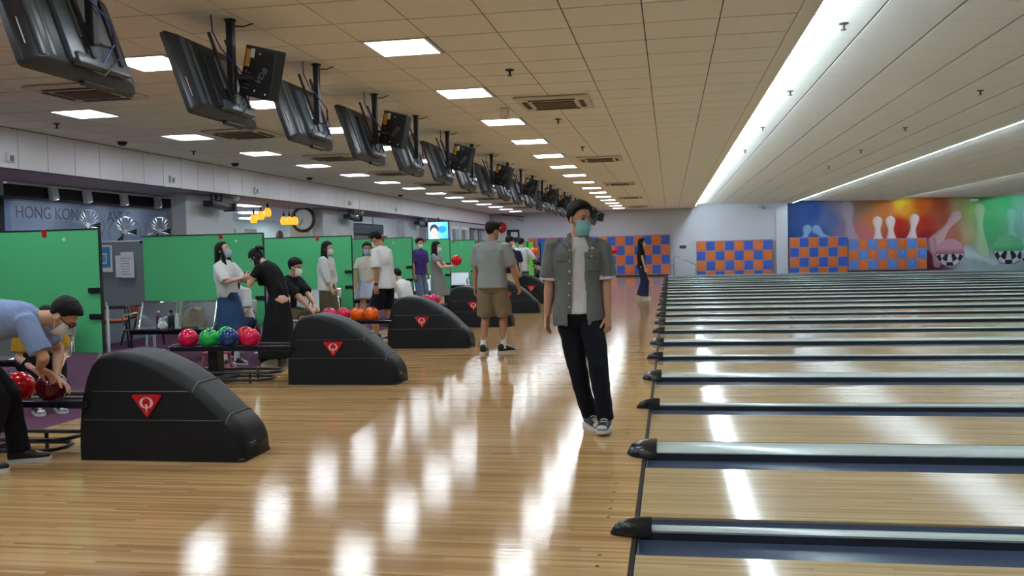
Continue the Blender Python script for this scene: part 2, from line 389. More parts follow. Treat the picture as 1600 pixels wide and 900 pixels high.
# cove tubes
tu = MB().cyl((0, 0.03, 0), (0, 1.47, 0), 0.019, n=10).mesh('tube')
tu2 = tu.copy()
ba = MB().span((-0.025, 0, 0.03), (0.025, 1.5, 0.07)).mesh('batten', 0)
sk = MB().span((-0.012, 0.0, -0.02), (0.012, 0.03, 0.03)).span((-0.012, 1.47, -0.02), (0.012, 1.5, 0.03)).mesh('socket', 0)
for b in range(4):
    x0 = 1.16 + BW * b; yv = 0.4 if b < 2 else 8.0
    while yv < 43.2:
        r = thing('cove_tube', 'fluorescent tube glowing white along the %s ceiling step above the lanes' % ('first', 'second', 'third', 'last')[b], 'tube light', (x0 + 0.05, yv, 3.285), group='tubes on ceiling step %d' % (b + 1))
        link('tube', tu if b == 0 else tu2, M_tube if b == 0 else M_tube2, r); link('batten', ba, M_white, r); link('socket', sk, M_white, r)
        yv += 1.5
# back-room lamps
bl = MB().rbox((0, 0, -0.02), (0.62, 0.62, 0.04), 0.01, 1).mesh('diffuser', 0)
bf = MB().span((-0.33, -0.33, -0.006), (0.33, 0.33, 0.0)).mesh('frame', 0)
for x in (-11.6, -13.6, -15.6):
    for k in range(8):
        r = thing('back_room_light', 'pale square light panel on the ceiling of the room behind the fascia', 'ceiling light', (x, 12.0 + 4.1 * k, 2.86), group='light panels in the back room')
        link('frame', bf, M_white, r); link('diffuser', bl, M_blamp, r)

# ================================================================== AIR CONDITIONERS, SPRINKLERS, DETECTORS
M_ac = mat('cassette', srgb(215, 208, 190), 0.5)
M_slot = mat('cassette_slot', (0.03, 0.028, 0.025), 0.6)
plate = MB().rbox((0, 0, -0.0155), (0.88, 0.95, 0.03), 0.008, 1).mesh('panel', 0)
grille = MB().rbox((0, 0, -0.033), (0.50, 0.44, 0.014), 0.003, 1).mesh('grille', 0)
slat = MB().box((0, 0, -0.042), (0.48, 0.02, 0.006)).mesh('slat', 0)
sl_y = MB().box((0, 0, -0.032), (0.56, 0.075, 0.010)).mesh('slot', 0)
sl_x = MB().box((0, 0, -0.032), (0.06, 0.50, 0.010)).mesh('slot', 0)
for i, (x, yv) in enumerate(ACS):
    lane = x > -3
    r = thing('air_conditioner', 'square cassette air conditioner in the ceiling %s' % ('beside the lane side lights' if lane else 'above the seats behind the screens'), 'air conditioner', (x, yv, ZC), group='lane side cassettes' if lane else 'seat side cassettes')
    link('panel', plate, M_ac, r); link('grille', grille, mat('cassette_grille', srgb(78, 68, 52), 0.7), r)
    for q in range(7): link('slat', slat, mat('cassette_slat', srgb(128, 114, 90), 0.6), r, (0, -0.19 + 0.063 * q, 0))
    link('slot', sl_y, M_slot, r, (0, 0.34, 0)); link('slot', sl_y, M_slot, r, (0, -0.34, 0))
    link('slot', sl_x, M_slot, r, (0.34, 0, 0)); link('slot', sl_x, M_slot, r, (-0.34, 0, 0))
sp_a = MB().lathe([(0.045, 0), (0.04, -0.008), (0.012, -0.012), (0.010, -0.05), (0.0, -0.05)], n=12).mesh('rose')
sp_b = MB().lathe([(0.026, -0.060), (0.026, -0.056), (0.006, -0.052), (0.006, -0.045)], n=12).mesh('deflector')
M_spr = mat('sprinkler_metal', (0.05, 0.04, 0.03), 0.4, 0.6)
sprs = [(-1.55, 9.1, ZC), (-1.5, 12.7, ZC), (-1.5, 16.3, ZC), (-3.5, 7.9, ZC), (-7.9, 10.9, ZC), (-7.9, 14.4, ZC), (1.57, 8.71, 0), (1.56, 12.34, 0), (1.57, 16.0, 0), (1.57, 19.7, 0), (3.96, 12.71, 0), (3.94, 16.45, 0), (3.94, 20.1, 0), (3.94, 24.0, 0)]
for x, yv, z in sprs:
    if z == 0: z = Z0 + (Z1 - Z0) * (x - 1.16) / BW
    low = x < 1
    r = thing('sprinkler', 'small dark sprinkler head under the %s' % ('flat tiled ceiling' if low else 'sloping ceiling over the lanes'), 'sprinkler', (x, yv, z), group='sprinklers low ceiling' if low else 'sprinklers lane ceiling')
    link('rose', sp_a, M_spr, r); link('deflector', sp_b, M_spr, r)
r = thing('smoke_detector', 'small beige box hanging under the ceiling between two light panels', 'detector', (-2.05, 11.55, ZC))
MB().rbox((0, 0, -0.05), (0.11, 0.11, 0.10), 0.012, 2).build('body', M_ac, r); MB().cyl((0, 0, -0.118), (0, 0, -0.1), 0.03).build('lens', M_ac, r)
for yv in (12.9, 16.6, 20.3, 27.6):
    r = thing('dome_sensor', 'small dark dome on the ceiling near the white fascia', 'sensor', (-8.25, yv, ZC), group='dark domes by the fascia')
    MB().lathe([(0.07, 0), (0.07, -0.015), (0.055, -0.045), (0.02, -0.06), (0, -0.06)], n=16).build('dome', M_black, r); MB().cyl((0, 0, -0.004), (0, 0, 0.001), 0.08).build('rim', M_spr, r)

# ================================================================== OVERHEAD TELEVISIONS
def make_tv(box):
    """screen faces -X and down; local origin where the pole meets the ceiling"""
    r = thing('hanging_television', '', 'television', (0, 0, ZC), group='televisions hanging in a row')
    W, Hh = 1.04, 0.62
    tilt = RY(-19)              # top leans to -X
    c = V(-0.08, 0.03, -0.465)
    def T(mb): mb.v = [tuple(c + tilt @ Vector(p)) for p in mb.v]; return mb
    sh = MB()
    def rr(wd, hh, x, rad=0.03, dz=0.0):
        pts = []
        for sx, sy, a0 in ((1, 1, 0), (-1, 1, 90), (-1, -1, 180), (1, -1, 270)):
            for q in range(4):
                a = math.radians(a0 + 30 * q); pts.append(V(x, sx * (wd / 2 - rad) + rad * math.cos(a), dz + sy * (hh / 2 - rad) + rad * math.sin(a)))
        return pts
    sh.loft([rr(W, Hh, -0.035), rr(W, Hh, 0.0), rr(W - 0.02, Hh - 0.02, 0.012), rr(W - 0.14, Hh - 0.06, 0.045), rr(W - 0.26, Hh - 0.10, 0.062)])
    shell = T(sh).build('shell', M_tvdark, r)
    T(MB().span((-0.039, -W / 2 + 0.03, -Hh / 2 + 0.04), (-0.034, W / 2 - 0.03, Hh / 2 - 0.03))).build('screen', mat('television_screen', (0.02, 0.025, 0.04), 0.1), r)
    for yv, wd, hh in ((-0.40, 0.055, 0.52), (-0.31, 0.05, 0.50), (0.36, 0.05, 0.48)):   # vertical ribs, their highlight put into a paler grey
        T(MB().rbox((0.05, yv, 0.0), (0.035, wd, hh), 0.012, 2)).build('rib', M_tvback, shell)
    T(MB().rbox((0.068, 0.06, -0.03), (0.05, 0.52, 0.44), 0.015, 2)).build('back_cover', M_tvback if not box else M_tvdark, r)
    T(MB().rbox((0.10, 0.10, 0.03), (0.02, 0.34, 0.26), 0.006, 1)).build('mount_plate', mat('mount_steel', (0.16, 0.17, 0.17), 0.4, 0.7), r)
    T(MB().rbox((0.085, 0.08, -0.235), (0.05, 0.50, 0.07), 0.01, 2)).build('connector_tray', M_tvback, r)
    for yv in (-0.03, 0.24): T(MB().span((0.108, yv - 0.015, -0.22), (0.125, yv + 0.015, 0.36))).build('bracket_bar', M_tvdark, r)
    T(MB().rbox((-0.01, 0.12, -0.322), (0.045, 0.30, 0.022), 0.008, 1)).build('base_socket', M_tvdark, r)
    T(MB().span((0.028, -0.494, -0.20), (0.0285, -0.484, -0.05))).build('name_mark', M_paper, r)
    MB().rbox((0.08, 0.02, -0.28), (0.055, 0.055, 0.56), 0.006, 1).build('pole', M_black, r)
    MB().lathe([(0.045, 0), (0.045, -0.008), (0.03, -0.012), (0.03, 0)], (0.08, 0.02, 0), 16).build('ceiling_flange', M_black, r)
    MB().tube([(0.045, 0.02, -0.46), (0.03, 0.06, -0.52), (0.02, 0.10, -0.53)], 0.03, 8).build('tilt_arm', M_black, r)
    M_cab = mat('violet_cable', srgb(58, 56, 130), 0.5)
    pts = [(0.02, -0.16, 0.0), (0.02, -0.15, -0.12), (0.06, -0.10, -0.24), (0.12, 0.0, -0.34), (0.14, 0.12, -0.42), (0.10, 0.20, -0.52), (0.10, 0.08, -0.66), (0.08, -0.05, -0.64)]
    MB().tube(pts, 0.006, 6).build('cable', M_cab, r)
    MB().tube([(0.10, 0.05, -0.04), (0.14, 0.12, -0.03), (0.20, 0.16, 0.0)], 0.006, 6).build('cable', M_tvdark, r)
    MB().tube([(0.12, 0.14, -0.40), (0.13, 0.20, -0.60), (0.10, 0.10, -0.72), (0.06, -0.02, -0.70)], 0.005, 6).build('cable', M_tvdark, r)
    if box:
        B = RZ(-22) @ RY(16)
        bc = V(0.29, 0.10, -0.40)
        def U(mb): mb.v = [tuple(bc + B @ Vector(p)) for p in mb.v]; return mb
        case = U(MB().rbox((0, 0, 0), (0.34, 0.10, 0.38), 0.006, 1)).build('computer_case', mat('case_black', (0.02, 0.022, 0.022), 0.4), r)
        U(MB().span((-0.149, -0.054, 0.03), (-0.10, -0.050, 0.16))).build('sticker', mat('sticker_orange', srgb(220, 160, 60), 0.5), case)
        U(MB().span((-0.10, -0.054, 0.10), (-0.06, -0.050, 0.17))).build('sticker', M_paper, case)
        for q in range(5): U(MB().span((-0.14, -0.053, -0.14 + 0.03 * q), (-0.07, -0.050, -0.13 + 0.03 * q))).build('port', mat('port_metal', (0.3, 0.3, 0.3), 0.3, 0.8), case)
        U(text_mb('VDB', 0.075, RX(90) @ RZ(58), (0.055, -0.052, -0.02), 0.001)).build('mark', M_greyboard, case)
        for px, pz in ((0.0, 0.14), (0.0, -0.14), (0.12, -0.15)): U(MB().cyl((px, -0.053, pz), (px, -0.050, pz), 0.008, n=8)).build('screw', M_paper, case)
        U(MB().cyl((-0.12, -0.055, 0.0), (-0.12, -0.05, 0.0), 0.010, n=8)).build('red_plug', M_red, case)
        MB().tube([(0.08, 0.02, -0.42), (0.2, 0.06, -0.43), (0.28, 0.10, -0.43)], 0.02, 6).build('case_arm', M_black, r)
    return r
tvA, tvB = make_tv(False), make_tv(True)
for k in range(-1, 21):
    yv = 6.56 + 1.722 * k; proto = tvB if k % 2 == 0 else tvA
    if k == -1: o = tvA; o.location = (-3.35, yv, ZC)
    elif k == 0: o = tvB; o.location = (-3.35, yv, ZC)
    else: o = copy_tree(proto, (-3.35, yv, ZC))
    o['label'] = 'black television back with a computer case beside its ceiling pole' if k % 2 == 0 else 'black television back on a bare ceiling pole without a computer case'
    o['group'] = 'televisions with computer case' if k % 2 == 0 else 'televisions without computer case'

# ================================================================== BALL RETURNS
HOODT = [(-4.10, 0.26), (-4.075, 0.45), (-4.035, 0.60), (-3.99, 0.69), (-3.93, 0.738), (-3.82, 0.760), (-3.72, 0.752), (-3.62, 0.730), (-3.50, 0.685), (-3.40, 0.635), (-3.30, 0.578), (-3.20, 0.512), (-3.10, 0.435), (-3.02, 0.365), (-2.975, 0.322), (-2.955, 0.305), (-2.905, 0.272), (-2.86, 0.225), (-2.835, 0.175), (-2.826, 0.12)]
HOODT = [(x if x < -3.3 else -3.3 + (x + 3.3) * 0.895, z) for x, z in HOODT]
def hood_section(x, z, k=1.0):
    w = 0.215 if x < -2.96 else 0.215 - 0.035 * min(1, (x + 2.96) / 0.084) ** 2.5
    rs = min(0.05 + 0.05 * max(0, min(1, (x + 3.9) / 0.6)), z * 0.45); w *= k; z *= k
    sec = [V(x, -w, 0), V(x, -w, z * 0.35)]
    for q in range(6):
        a = math.pi - math.pi / 2 * q / 5; sec.append(V(x, -w + 0.006 + rs + rs * math.cos(a), z - rs * 0.85 + rs * 0.85 * math.sin(a)))
    for q in range(6):
        a = math.pi / 2 - math.pi / 2 * q / 5; sec.append(V(x, w - 0.006 - rs + rs * math.cos(a), z - rs * 0.85 + rs * 0.85 * math.sin(a)))
    return sec + [V(x, w, z * 0.35), V(x, w, 0)]
def make_return():
    r = thing('ball_return', '', 'ball return', group=None)
    hood = MB().loft([hood_section(x, z) for x, z in HOODT]).build('hood', M_hood, r, 40)
    M_ridge = mat('hood_ridge', (0.05, 0.053, 0.057), 0.4)
    for sy in (-1, 1):   # panel seams on the sides
        for z, xa, xb in ((0.485, -4.0, -3.27), (0.285, -4.07, -3.03)):
            MB().rbox(((xa + xb) / 2, sy * 0.2145, z), (xb - xa, 0.006, 0.007), 0.002, 1).build('seam', M_ridge, hood)
    for x, z in ((-3.238, 0.532), (-3.002, 0.316)):
        MB().tube(hood_section(x, z, 1.004)[3:13], 0.006, 6).build('seam', M_ridge, hood)
    MB().rbox((-3.488, 0, 0.012), (1.22, 0.42, 0.024), 0.006, 1).build('plinth', M_black, r)
    MB().rbox((-2.879, -0.08, 0.105), (0.02, 0.10, 0.032), 0.006, 1).build('latch_slot', M_black, r)
    # emblem: red triangle with a pale ring and falling stem
    tri = []
    cxl, czl = -3.575, 0.395
    for (px, pz), (qx, qz) in zip(((-0.105, 0.07), (0.105, 0.07), (0.0, -0.085)), ((1, 0), (-1, 0), (0, 0))):
        tri.append((cxl + px, czl + pz))
    emb = MB().prism([(cxl - 0.100, czl + 0.070), (cxl - 0.108, czl + 0.058), (cxl - 0.006, czl - 0.082), (cxl + 0.006, czl - 0.082), (cxl + 0.108, czl + 0.058), (cxl + 0.100, czl + 0.070)], -0.227, -0.2145).build('emblem', M_logor, r, 0)
    q = MB(); n = 28; zc = czl + 0.014
    out = [(cxl + 0.050 * math.cos(2 * math.pi * i / n), zc + 0.039 * math.sin(2 * math.pi * i / n)) for i in range(n)]
    inn = [(cxl + 0.031 * math.cos(2 * math.pi * i / n), zc + 0.033 * math.sin(2 * math.pi * i / n)) for i in range(n)]
    rings = [[V(a[0], yv, a[1]) for a in p] for p, yv in ((out, -0.228), (out, -0.2315), (inn, -0.2315), (inn, -0.228))]
    q.loft(rings, closed=True)
    q.prism([(cxl - 0.010, zc - 0.012), (cxl + 0.010, zc - 0.012), (cxl + 0.006, zc - 0.035), (cxl + 0.001, zc - 0.072), (cxl - 0.001, zc - 0.072), (cxl - 0.006, zc - 0.035)], -0.232, -0.228)
    q.build('emblem_letter', M_logow, emb, 30)
    # rack
    rk = MB()
    for yv in (-0.20, -0.075, 0.075, 0.20): rk.tube([(-4.08, yv, 0.405 if abs(yv) > 0.1 else 0.385), (-5.45, yv, 0.405 if abs(yv) > 0.1 else 0.385)], 0.018, 8)
    rk.tube([(-5.45, -0.20, 0.405), (-5.54, -0.14, 0.405), (-5.57, 0, 0.405), (-5.54, 0.14, 0.405), (-5.45, 0.20, 0.405)], 0.018, 8)
    rack = rk.build('rack', M_black, r)
    MB().rbox((-4.75, -0.225, 0.395), (1.45, 0.02, 0.05), 0.006, 1).build('rack_skirt', mat('rack_skirt', (0.01, 0.012, 0.02), 0.15), rack)
    MB().rbox((-4.16, 0, 0.37), (0.16, 0.40, 0.02), 0.006, 1).build('rack_lip', mat('rack_blue', (0.02, 0.03, 0.07), 0.2), rack)
    MB().rbox((-5.05, 0, 0.21), (0.12, 0.16, 0.36), 0.01, 1).build('post', M_black, r)
    MB().rbox((-5.05, 0, 0.05), (0.40, 0.34, 0.05), 0.012, 2).build('foot', M_black, r)
    for z, x0, x1 in ((0.125, -5.5, -4.35), (0.045, -5.4, -4.45)):
        MB().tube([(x1, -0.16, z), (x0, -0.16, z), (x0 - 0.06, -0.10, z), (x0 - 0.08, 0, z), (x0 - 0.06, 0.10, z), (x0, 0.16, z), (x1, 0.16, z), (x1 + 0.06, 0.10, z), (x1 + 0.08, 0, z), (x1 + 0.06, -0.10, z)], 0.016, 8, True).build('base_rail', M_black, r)
    for x in (-5.2, -4.6):
        MB().cyl((x, 0.10, 0), (x, 0.10, 0.13), 0.014, n=8).build('leg', M_black, r); MB().cyl((x, -0.10, 0), (x, -0.10, 0.13), 0.014, n=8).build('leg', M_black, r)
    return r
RETY = [5.76 + 0.215 + 3.55 * k for k in range(11)]
br_lab = ['black ball return hood with a triangle emblem beside the bending man', 'black ball return whose rack holds pink, green, blue and red balls', 'black ball return whose rack holds orange and pink balls', 'black ball return behind the man in khaki shorts', 'black ball return with a triangle emblem beyond the man in khaki shorts', 'black ball return with a dark head seen behind it'] + ['black ball return at the far end of the approach'] * 5
br = make_return()
for k, yv in enumerate(RETY):
    o = br if k == 0 else copy_tree(br)
    o.location = (0, yv, 0); o['label'] = br_lab[k]; o['group'] = 'ball returns along the approach' if k < 6 else 'far ball returns'
# ---- balls
def ball_mat(name, c):
    return mat('ball_' + name, c, 0.14, var=0.2, scale=9)
ball_me = MB().ell((0, 0, 0), (0.108, 0.108, 0.108), nu=28, nv=18).mesh('ball', 180)
hole_me = MB().cyl((0, 0, 0.1045), (0, 0, 0.1083), 0.014, n=12).mesh('finger_hole')
BALLC = {'pink': srgb(214, 22, 74), 'green': srgb(24, 176, 74), 'blue': srgb(24, 62, 120), 'red': srgb(206, 18, 30), 'orange': srgb(236, 96, 12), 'maroon': srgb(92, 10, 26), 'rose': srgb(222, 60, 110)}
def ball(x, yv, z, c, label):
    r = thing('bowling_ball', label, 'bowling ball', (x, yv, z - 0.108))
    link('shell', ball_me, None, r, (0, 0, 0.108)); s_ = r.children[0]
    s_.data = ball_me.copy(); s_.data.materials.clear(); s_.data.materials.append(ball_mat(c, BALLC[c]))
    a = random.uniform(0, 6)
    for i in range(3):
        h_ = link('finger_hole', hole_me, mat('hole', (0.01, 0.01, 0.01), 0.6), s_)
        h_.rotation_euler = (math.radians(28 + 9 * (i == 2)), 0, a + (0.42 * i if i < 2 else 0.21))
    return r
ZB = 0.5055
y0 = RETY[0]
ball(-4.62, y0 - 0.137, ZB, 'red', 'red ball beside the dark one on the bending man\'s rack')
ball(-4.36, y0 - 0.137, ZB, 'maroon', 'dark maroon ball under the bending man\'s hand')
y1 = RETY[1]
ball(-5.30, y1 - 0.137, ZB, 'pink', 'pink ball at the outer end of the rack of many colours')
ball(-5.05, y1 - 0.137, ZB, 'green', 'green ball next to the pink one on the rack of many colours')
ball(-4.99, y1 + 0.137, ZB, 'green', 'second green ball half hidden behind the blue ball')
ball(-4.81, y1 - 0.137, ZB, 'blue', 'dark blue ball between green and red balls')
ball(-4.75, y1 + 0.137, ZB, 'red', 'bright red ball half hidden behind the blue ball')
ball(-4.56, y1 - 0.137, ZB, 'pink', 'large pink red ball nearest the hood on its rack')
y2 = RETY[2]
ball(-5.02, y2 - 0.137, ZB, 'rose', 'pale rose ball half hidden by a black hood')
ball(-4.80, y2 - 0.137, ZB, 'pink', 'deep pink ball beside the orange balls')
ball(-4.58, y2 - 0.137, ZB, 'orange', 'orange ball beside the deep pink ball')
ball(-4.36, y2 - 0.137, ZB, 'orange', 'orange ball nearest the hood of its return')
y3 = RETY[3]
ball(-4.72, y3 - 0.137, ZB, 'red', 'red ball behind the legs of the girl in grey')
ball(-4.48, y3 - 0.137, ZB, 'pink', 'pink ball behind the legs of the girl in grey')
ball(-4.40, y3 + 0.137, ZB, 'rose', 'rose ball between the girl in grey and a black hood')

# ================================================================== PARTITIONS
PY = [8.9 + 3.55 * k for k in range(9)]; PX = [-5.98, -5.78, -5.72, -5.60, -5.61, -5.70, -5.70, -5.70, -5.70]
def make_partition(k):
    r = thing('partition_board', '', 'partition', (PX[k], PY[k] - 0.04, 0), rz=-3.0)
    L = 1.95
    MB().rbox((-L / 2, 0, 1.07), (L, 0.035, 1.32), 0.004, 1).build('green_panel', M_green, r)
    MB().span((-L - 0.01, -0.022, 1.725), (0.006, 0.022, 1.74)).build('top_trim', M_tvdark, r, 0)
    MB().span((0.0, -0.02, 0.41), (0.010, 0.02, 1.73)).build('edge_trim', M_tvdark, r, 0)
    gp = MB().rbox((-L - 0.38, 0.03, 1.19), (0.74, 0.03, 0.96), 0.004, 1).build('grey_panel', M_greyboard, r)
    MB().span((-L - 0.75, 0.01, 1.665), (-L - 0.01, 0.05, 1.685)).build('panel_cap', M_white, gp, 0)
    MB().cyl((-L - 0.02, -0.02, 1.655), (-L - 0.02, -0.03, 1.655), 0.022, n=10).build('clamp_knob', M_black, r)
    for z in (1.08, 0.80): MB().rbox((-0.06, -0.028, z), (0.15, 0.03, 0.055), 0.004, 1).build('clamp', M_black, r)
    for x in (-0.08, -L + 0.1, -L - 0.68): MB().cyl((x, 0.03, 0), (x, 0.03, 0.46 if x > -2 else 0.76), 0.02, n=10).build('leg', M_white, r)
    for x in (-0.08, -L + 0.1): MB().rbox((x, 0.03, 0.012), (0.06, 0.45, 0.024), 0.006, 1).build('foot', M_white, r)
    tg = -0.66
    MB().rbox((tg, -0.022, 1.70), (0.055, 0.012, 0.075), 0.003, 1).build('red_clip', M_red, r)
    MB().cyl((-0.42, -0.0195, 1.63), (-0.42, -0.017, 1.63), 0.02, n=10).build('sticker', M_paper, r)
    return r
plab = ['green partition board behind the bending man', 'green partition board behind the girls in white blouse and black dress', 'green partition board behind the long haired girl in white', 'green partition board behind the man in white tee', 'green partition board behind the girl holding a red ball', 'green partition board beside the man in grey tee']
parts = [make_partition(0)]
for k in range(1, 9): parts.append(copy_tree(parts[0], (PX[k], PY[k] - 0.04, 0), -3.0))
for k, p in enumerate(parts):
    p['label'] = plab[k] if k < 6 else 'green partition board far down the row of seats'
    p['group'] = 'green partition boards' if k < 6 else 'far green partition boards'
# notices taped to the grey panel of the second board
r = thing('notice_poster', 'blue and white poster taped to the grey board', 'poster', (-8.33, PY[1] - 0.02 - 0.02, 1.42))
MB().box((0, 0, 0), (0.30, 0.004, 0.40)).build('sheet', M_paper, r, 0)
MB().box((0, -0.003, 0.02), (0.25, 0.003, 0.31)).build('blue_field', mat('poster_blue', srgb(60, 140, 190), 0.6), r, 0)
MB().box((0.01, -0.0055, 0.0), (0.11, 0.002, 0.15)).build('white_frame', M_paper, r, 0); MB().box((0.01, -0.0075, 0.0), (0.085, 0.002, 0.12)).build('inner_field', mat('poster_blue2', srgb(90, 160, 200), 0.6), r, 0)
r = thing('notice_sheets', 'two overlapping white printed sheets taped to the grey board', 'notice', (-7.95, PY[1] - 0.06, 1.30))
for dx, dz in ((-0.06, 0.0), (0.03, 0.02)):
    sh_ = MB().box((dx, -0.003 * (dx > 0), dz), (0.21, 0.003, 0.32 + 0.06 * (dx > 0))).build('sheet', M_paper, r, 0)
for q in range(7): MB().box((0.0, -0.007, 0.12 - 0.04 * q), (0.16 - 0.02 * (q % 3), 0.001, 0.008)).build('print_line', M_greyboard, r, 0)

# ================================================================== BEAM SEATS
def make_bench(n):
    r = thing('steel_bench', '', 'bench')
    for i in range(n):
        x = -i * 0.60
        prof = []
        for q in range(13):            # side profile: seat pan rolling up into the back
            t = q / 12
            if t < 0.5: yy_, zz = -0.44 + 0.40 * (t / 0.5), 0.43 - 0.03 * math.sin(math.pi * t / 0.5) - 0.015 * (t / 0.5)
            else: s_ = (t - 0.5) / 0.5; yy_, zz = -0.04 + 0.13 * s_, 0.42 + 0.36 * s_ ** 1.1
            prof.append((yy_, zz))
        m = MB()
        rings = [[V(x + sx * 0.265, a, b) for a, b in prof] + [V(x + sx * 0.265, a + 0.004, b - 0.006) for a, b in prof[::-1]] for sx in (-1, 1)]
        m.loft(rings); st = m.build('seat_shell', M_steel, r, 40)
        e = MB().tube([(x - 0.275, prof[0][0], prof[0][1])] + [(x - 0.275, a, b) for a, b in prof[1:]], 0.014, 8).tube([(x + 0.275, a, b) for a, b in prof], 0.014, 8)
        e.tube([(x - 0.275, prof[-1][0], prof[-1][1]), (x + 0.275, prof[-1][0], prof[-1][1])], 0.016, 8).build('seat_frame', M_chrome, st)
    for i in range(n + 1):
        x = 0.30 - i * 0.60
        if i in (0, n): MB().tube([(x, -0.02, 0.44), (x, -0.02, 0.60), (x, -0.06, 0.635), (x, -0.34, 0.62), (x, -0.40, 0.58), (x, -0.36, 0.44)], 0.014, 8).build('armrest', M_chrome, r)
    MB().rbox((-(n - 1) * 0.30, -0.20, 0.36), (n * 0.60, 0.06, 0.06), 0.008, 1).build('beam', M_black, r)
    for x in (0.05, -(n - 1) * 0.6 - 0.05):
        MB().tube([(x, -0.42, 0.02), (x, -0.30, 0.05), (x, -0.22, 0.14), (x, -0.20, 0.34)], 0.022, 8).tube([(x, 0.06, 0.02), (x, -0.08, 0.05), (x, -0.18, 0.14), (x, -0.20, 0.34)], 0.022, 8).build('leg', M_chrome, r)
    return r
blab = ['steel bench behind the bending man with a chrome arm', 'steel bench with a beige bag and a bottle on its seats', 'steel bench behind the long haired girl in white', 'steel bench behind the man in white tee', 'steel bench behind the girl in a grey dress', 'steel bench beside the man in grey tee']
b0 = make_bench(3)
for k in range(9):
    o = b0 if k == 0 else copy_tree(b0)
    o.location = (PX[k] - 0.42, PY[k] - 0.36, 0); o['label'] = blab[k] if k < 6 else 'steel bench far down the row of partitions'
    o['group'] = 'steel benches' if k < 6 else 'far steel benches'
    if k == 1: o.location = (-6.06, PY[k] - 0.40, 0)
# things on the second bench
SB = PY[1] - 0.40
r = thing('tote_bag', 'slumped beige canvas bag lying on a steel bench', 'bag', (-6.58, SB - 0.22, 0.41))
m = MB(); rings = []
for q in range(8):
    t = q / 7; a = 0.17 * (1 - 0.5 * t ** 2); b = 0.10 * (1 - 0.55 * t)
    rings.append([V(a * math.copysign(abs(math.cos(u)) ** 0.6, math.cos(u)) + 0.05 * t * t, b * math.copysign(abs(math.sin(u)) ** 0.6, math.sin(u)), 0.02 + 0.27 * t + 0.015 * math.sin(3 * u + q)) for u in [2 * math.pi * k / 20 for k in range(20)]])
remesh(m.loft(rings), 'bag_body', mat('canvas', srgb(128, 118, 98), 0.85, var=0.15, bump=0.2), r, 0.012, 3, 0.012, 12)
MB().tube([(-0.14, -0.06, 0.16), (-0.12, -0.10, 0.26), (0.0, -0.08, 0.33), (0.12, -0.06, 0.24), (0.14, -0.06, 0.14)], 0.012, 6, flat=0.4).build('strap', mat('canvas_light', srgb(170, 160, 140), 0.8), r)
def bottle(x, yv, z, col, cap, label, h=0.24, rad=0.034):
    r = thing('bottle', label, 'bottle', (x, yv, z))
    MB().lathe([(rad * 0.9, 0), (rad, 0.01), (rad, h * 0.66), (rad * 0.8, h * 0.76), (rad * 0.42, h * 0.86), (rad * 0.42, h * 0.92)], n=16).build('body', mat('bottle_' + label[:12], col, 0.2, var=0.1), r)
    MB().lathe([(rad * 0.48, h * 0.90), (rad * 0.48, h), (rad * 0.3, h)], n=12).build('cap', cap, r)
bottle(-7.10, SB - 0.25, 0.41, srgb(90, 45, 80), M_white, 'dark purple bottle standing on the bench left of the bag', 0.26, 0.036)
bottle(-6.86, SB - 0.33, 0.42, srgb(20, 45, 38), M_black, 'black flask standing between a white strap and the bag', 0.26, 0.05)
bottle(-6.76, SB - 0.36, 0.42, srgb(205, 215, 215), M_white, 'clear white bottle leaning close to the bag', 0.22, 0.03)
bottle(-6.45, SB + 0.30, 1.745 - 0.0, srgb(180, 220, 200), M_white, 'tiny pale bottle behind the bench top', 0.01, 0.01) if False else None
bottle(-6.32, PY[0] - 0.56, 0.42, srgb(190, 205, 210), M_white, 'clear water bottle on the bench behind the bending man', 0.22, 0.033)
r = thing('plastic_bag', 'crumpled white plastic bag handles on the bench', 'bag', (-6.98, SB - 0.36, 0.42))
remesh(MB().ell((0, 0, 0.05), (0.07, 0.05, 0.06)).tube([(0.0, 0, 0.06), (0.03, -0.02, 0.14), (0.07, 0.0, 0.17)], [0.02, 0.014, 0.01]).tube([(-0.03, 0, 0.05), (-0.04, -0.02, 0.11), (-0.02, 0.0, 0.15)], [0.02, 0.014, 0.01]), 'bag_body', M_white, r, 0.007, 1, 0.012, 30)
# orange chairs with black frames behind the grey board
def orange_chair(x, yv, rz, label):
    r = thing('orange_chair', label, 'chair', (x, yv, 0), rz)
    m = MB(); rings = []
    for sx in (-1, -0.6, 0, 0.6, 1):
        pr = []
        for q in range(15):
            t = q / 14
            if t < 0.45: a, b = -0.40 + 0.38 * (t / 0.45), 0.46 - 0.02 * math.sin(math.pi * t / 0.45)
            else: s_ = (t - 0.45) / 0.55; a, b = -0.02 + 0.10 * s_, 0.45 + 0.46 * s_
            pr.append(V(sx * 0.225 * (1 - 0.12 * t), a + 0.03 * abs(sx) ** 2 * -1, b + 0.03 * sx * sx * (t < 0.5)))
        rings.append(pr + [p + V(0, 0.008, -0.008) for p in pr[::-1]])
    m.loft(rings).build('seat_shell', M_orange, r, 60)
    for sx in (-1, 1):
        MB().tube([(sx * 0.25, -0.40, 0), (sx * 0.245, -0.37, 0.44), (sx * 0.25, -0.36, 0.66), (sx * 0.25, 0.02, 0.66), (sx * 0.245, 0.08, 0.92)], 0.016, 8).build('side_frame', M_black, r)
        MB().tube([(sx * 0.25, 0.14, 0), (sx * 0.245, 0.02, 0.44), (sx * 0.245, -0.36, 0.44)], 0.016, 8).build('leg', M_black, r)
    MB().tube([(-0.245, 0.08, 0.92), (0.245, 0.08, 0.92)], 0.016, 8).build('top_rail', M_black, r)
orange_chair(-8.60, 13.55, 138, 'orange shell chair with black frame seen below the grey board')
orange_chair(-8.66, 12.80, 128, 'second orange shell chair, half hidden by the first green board')
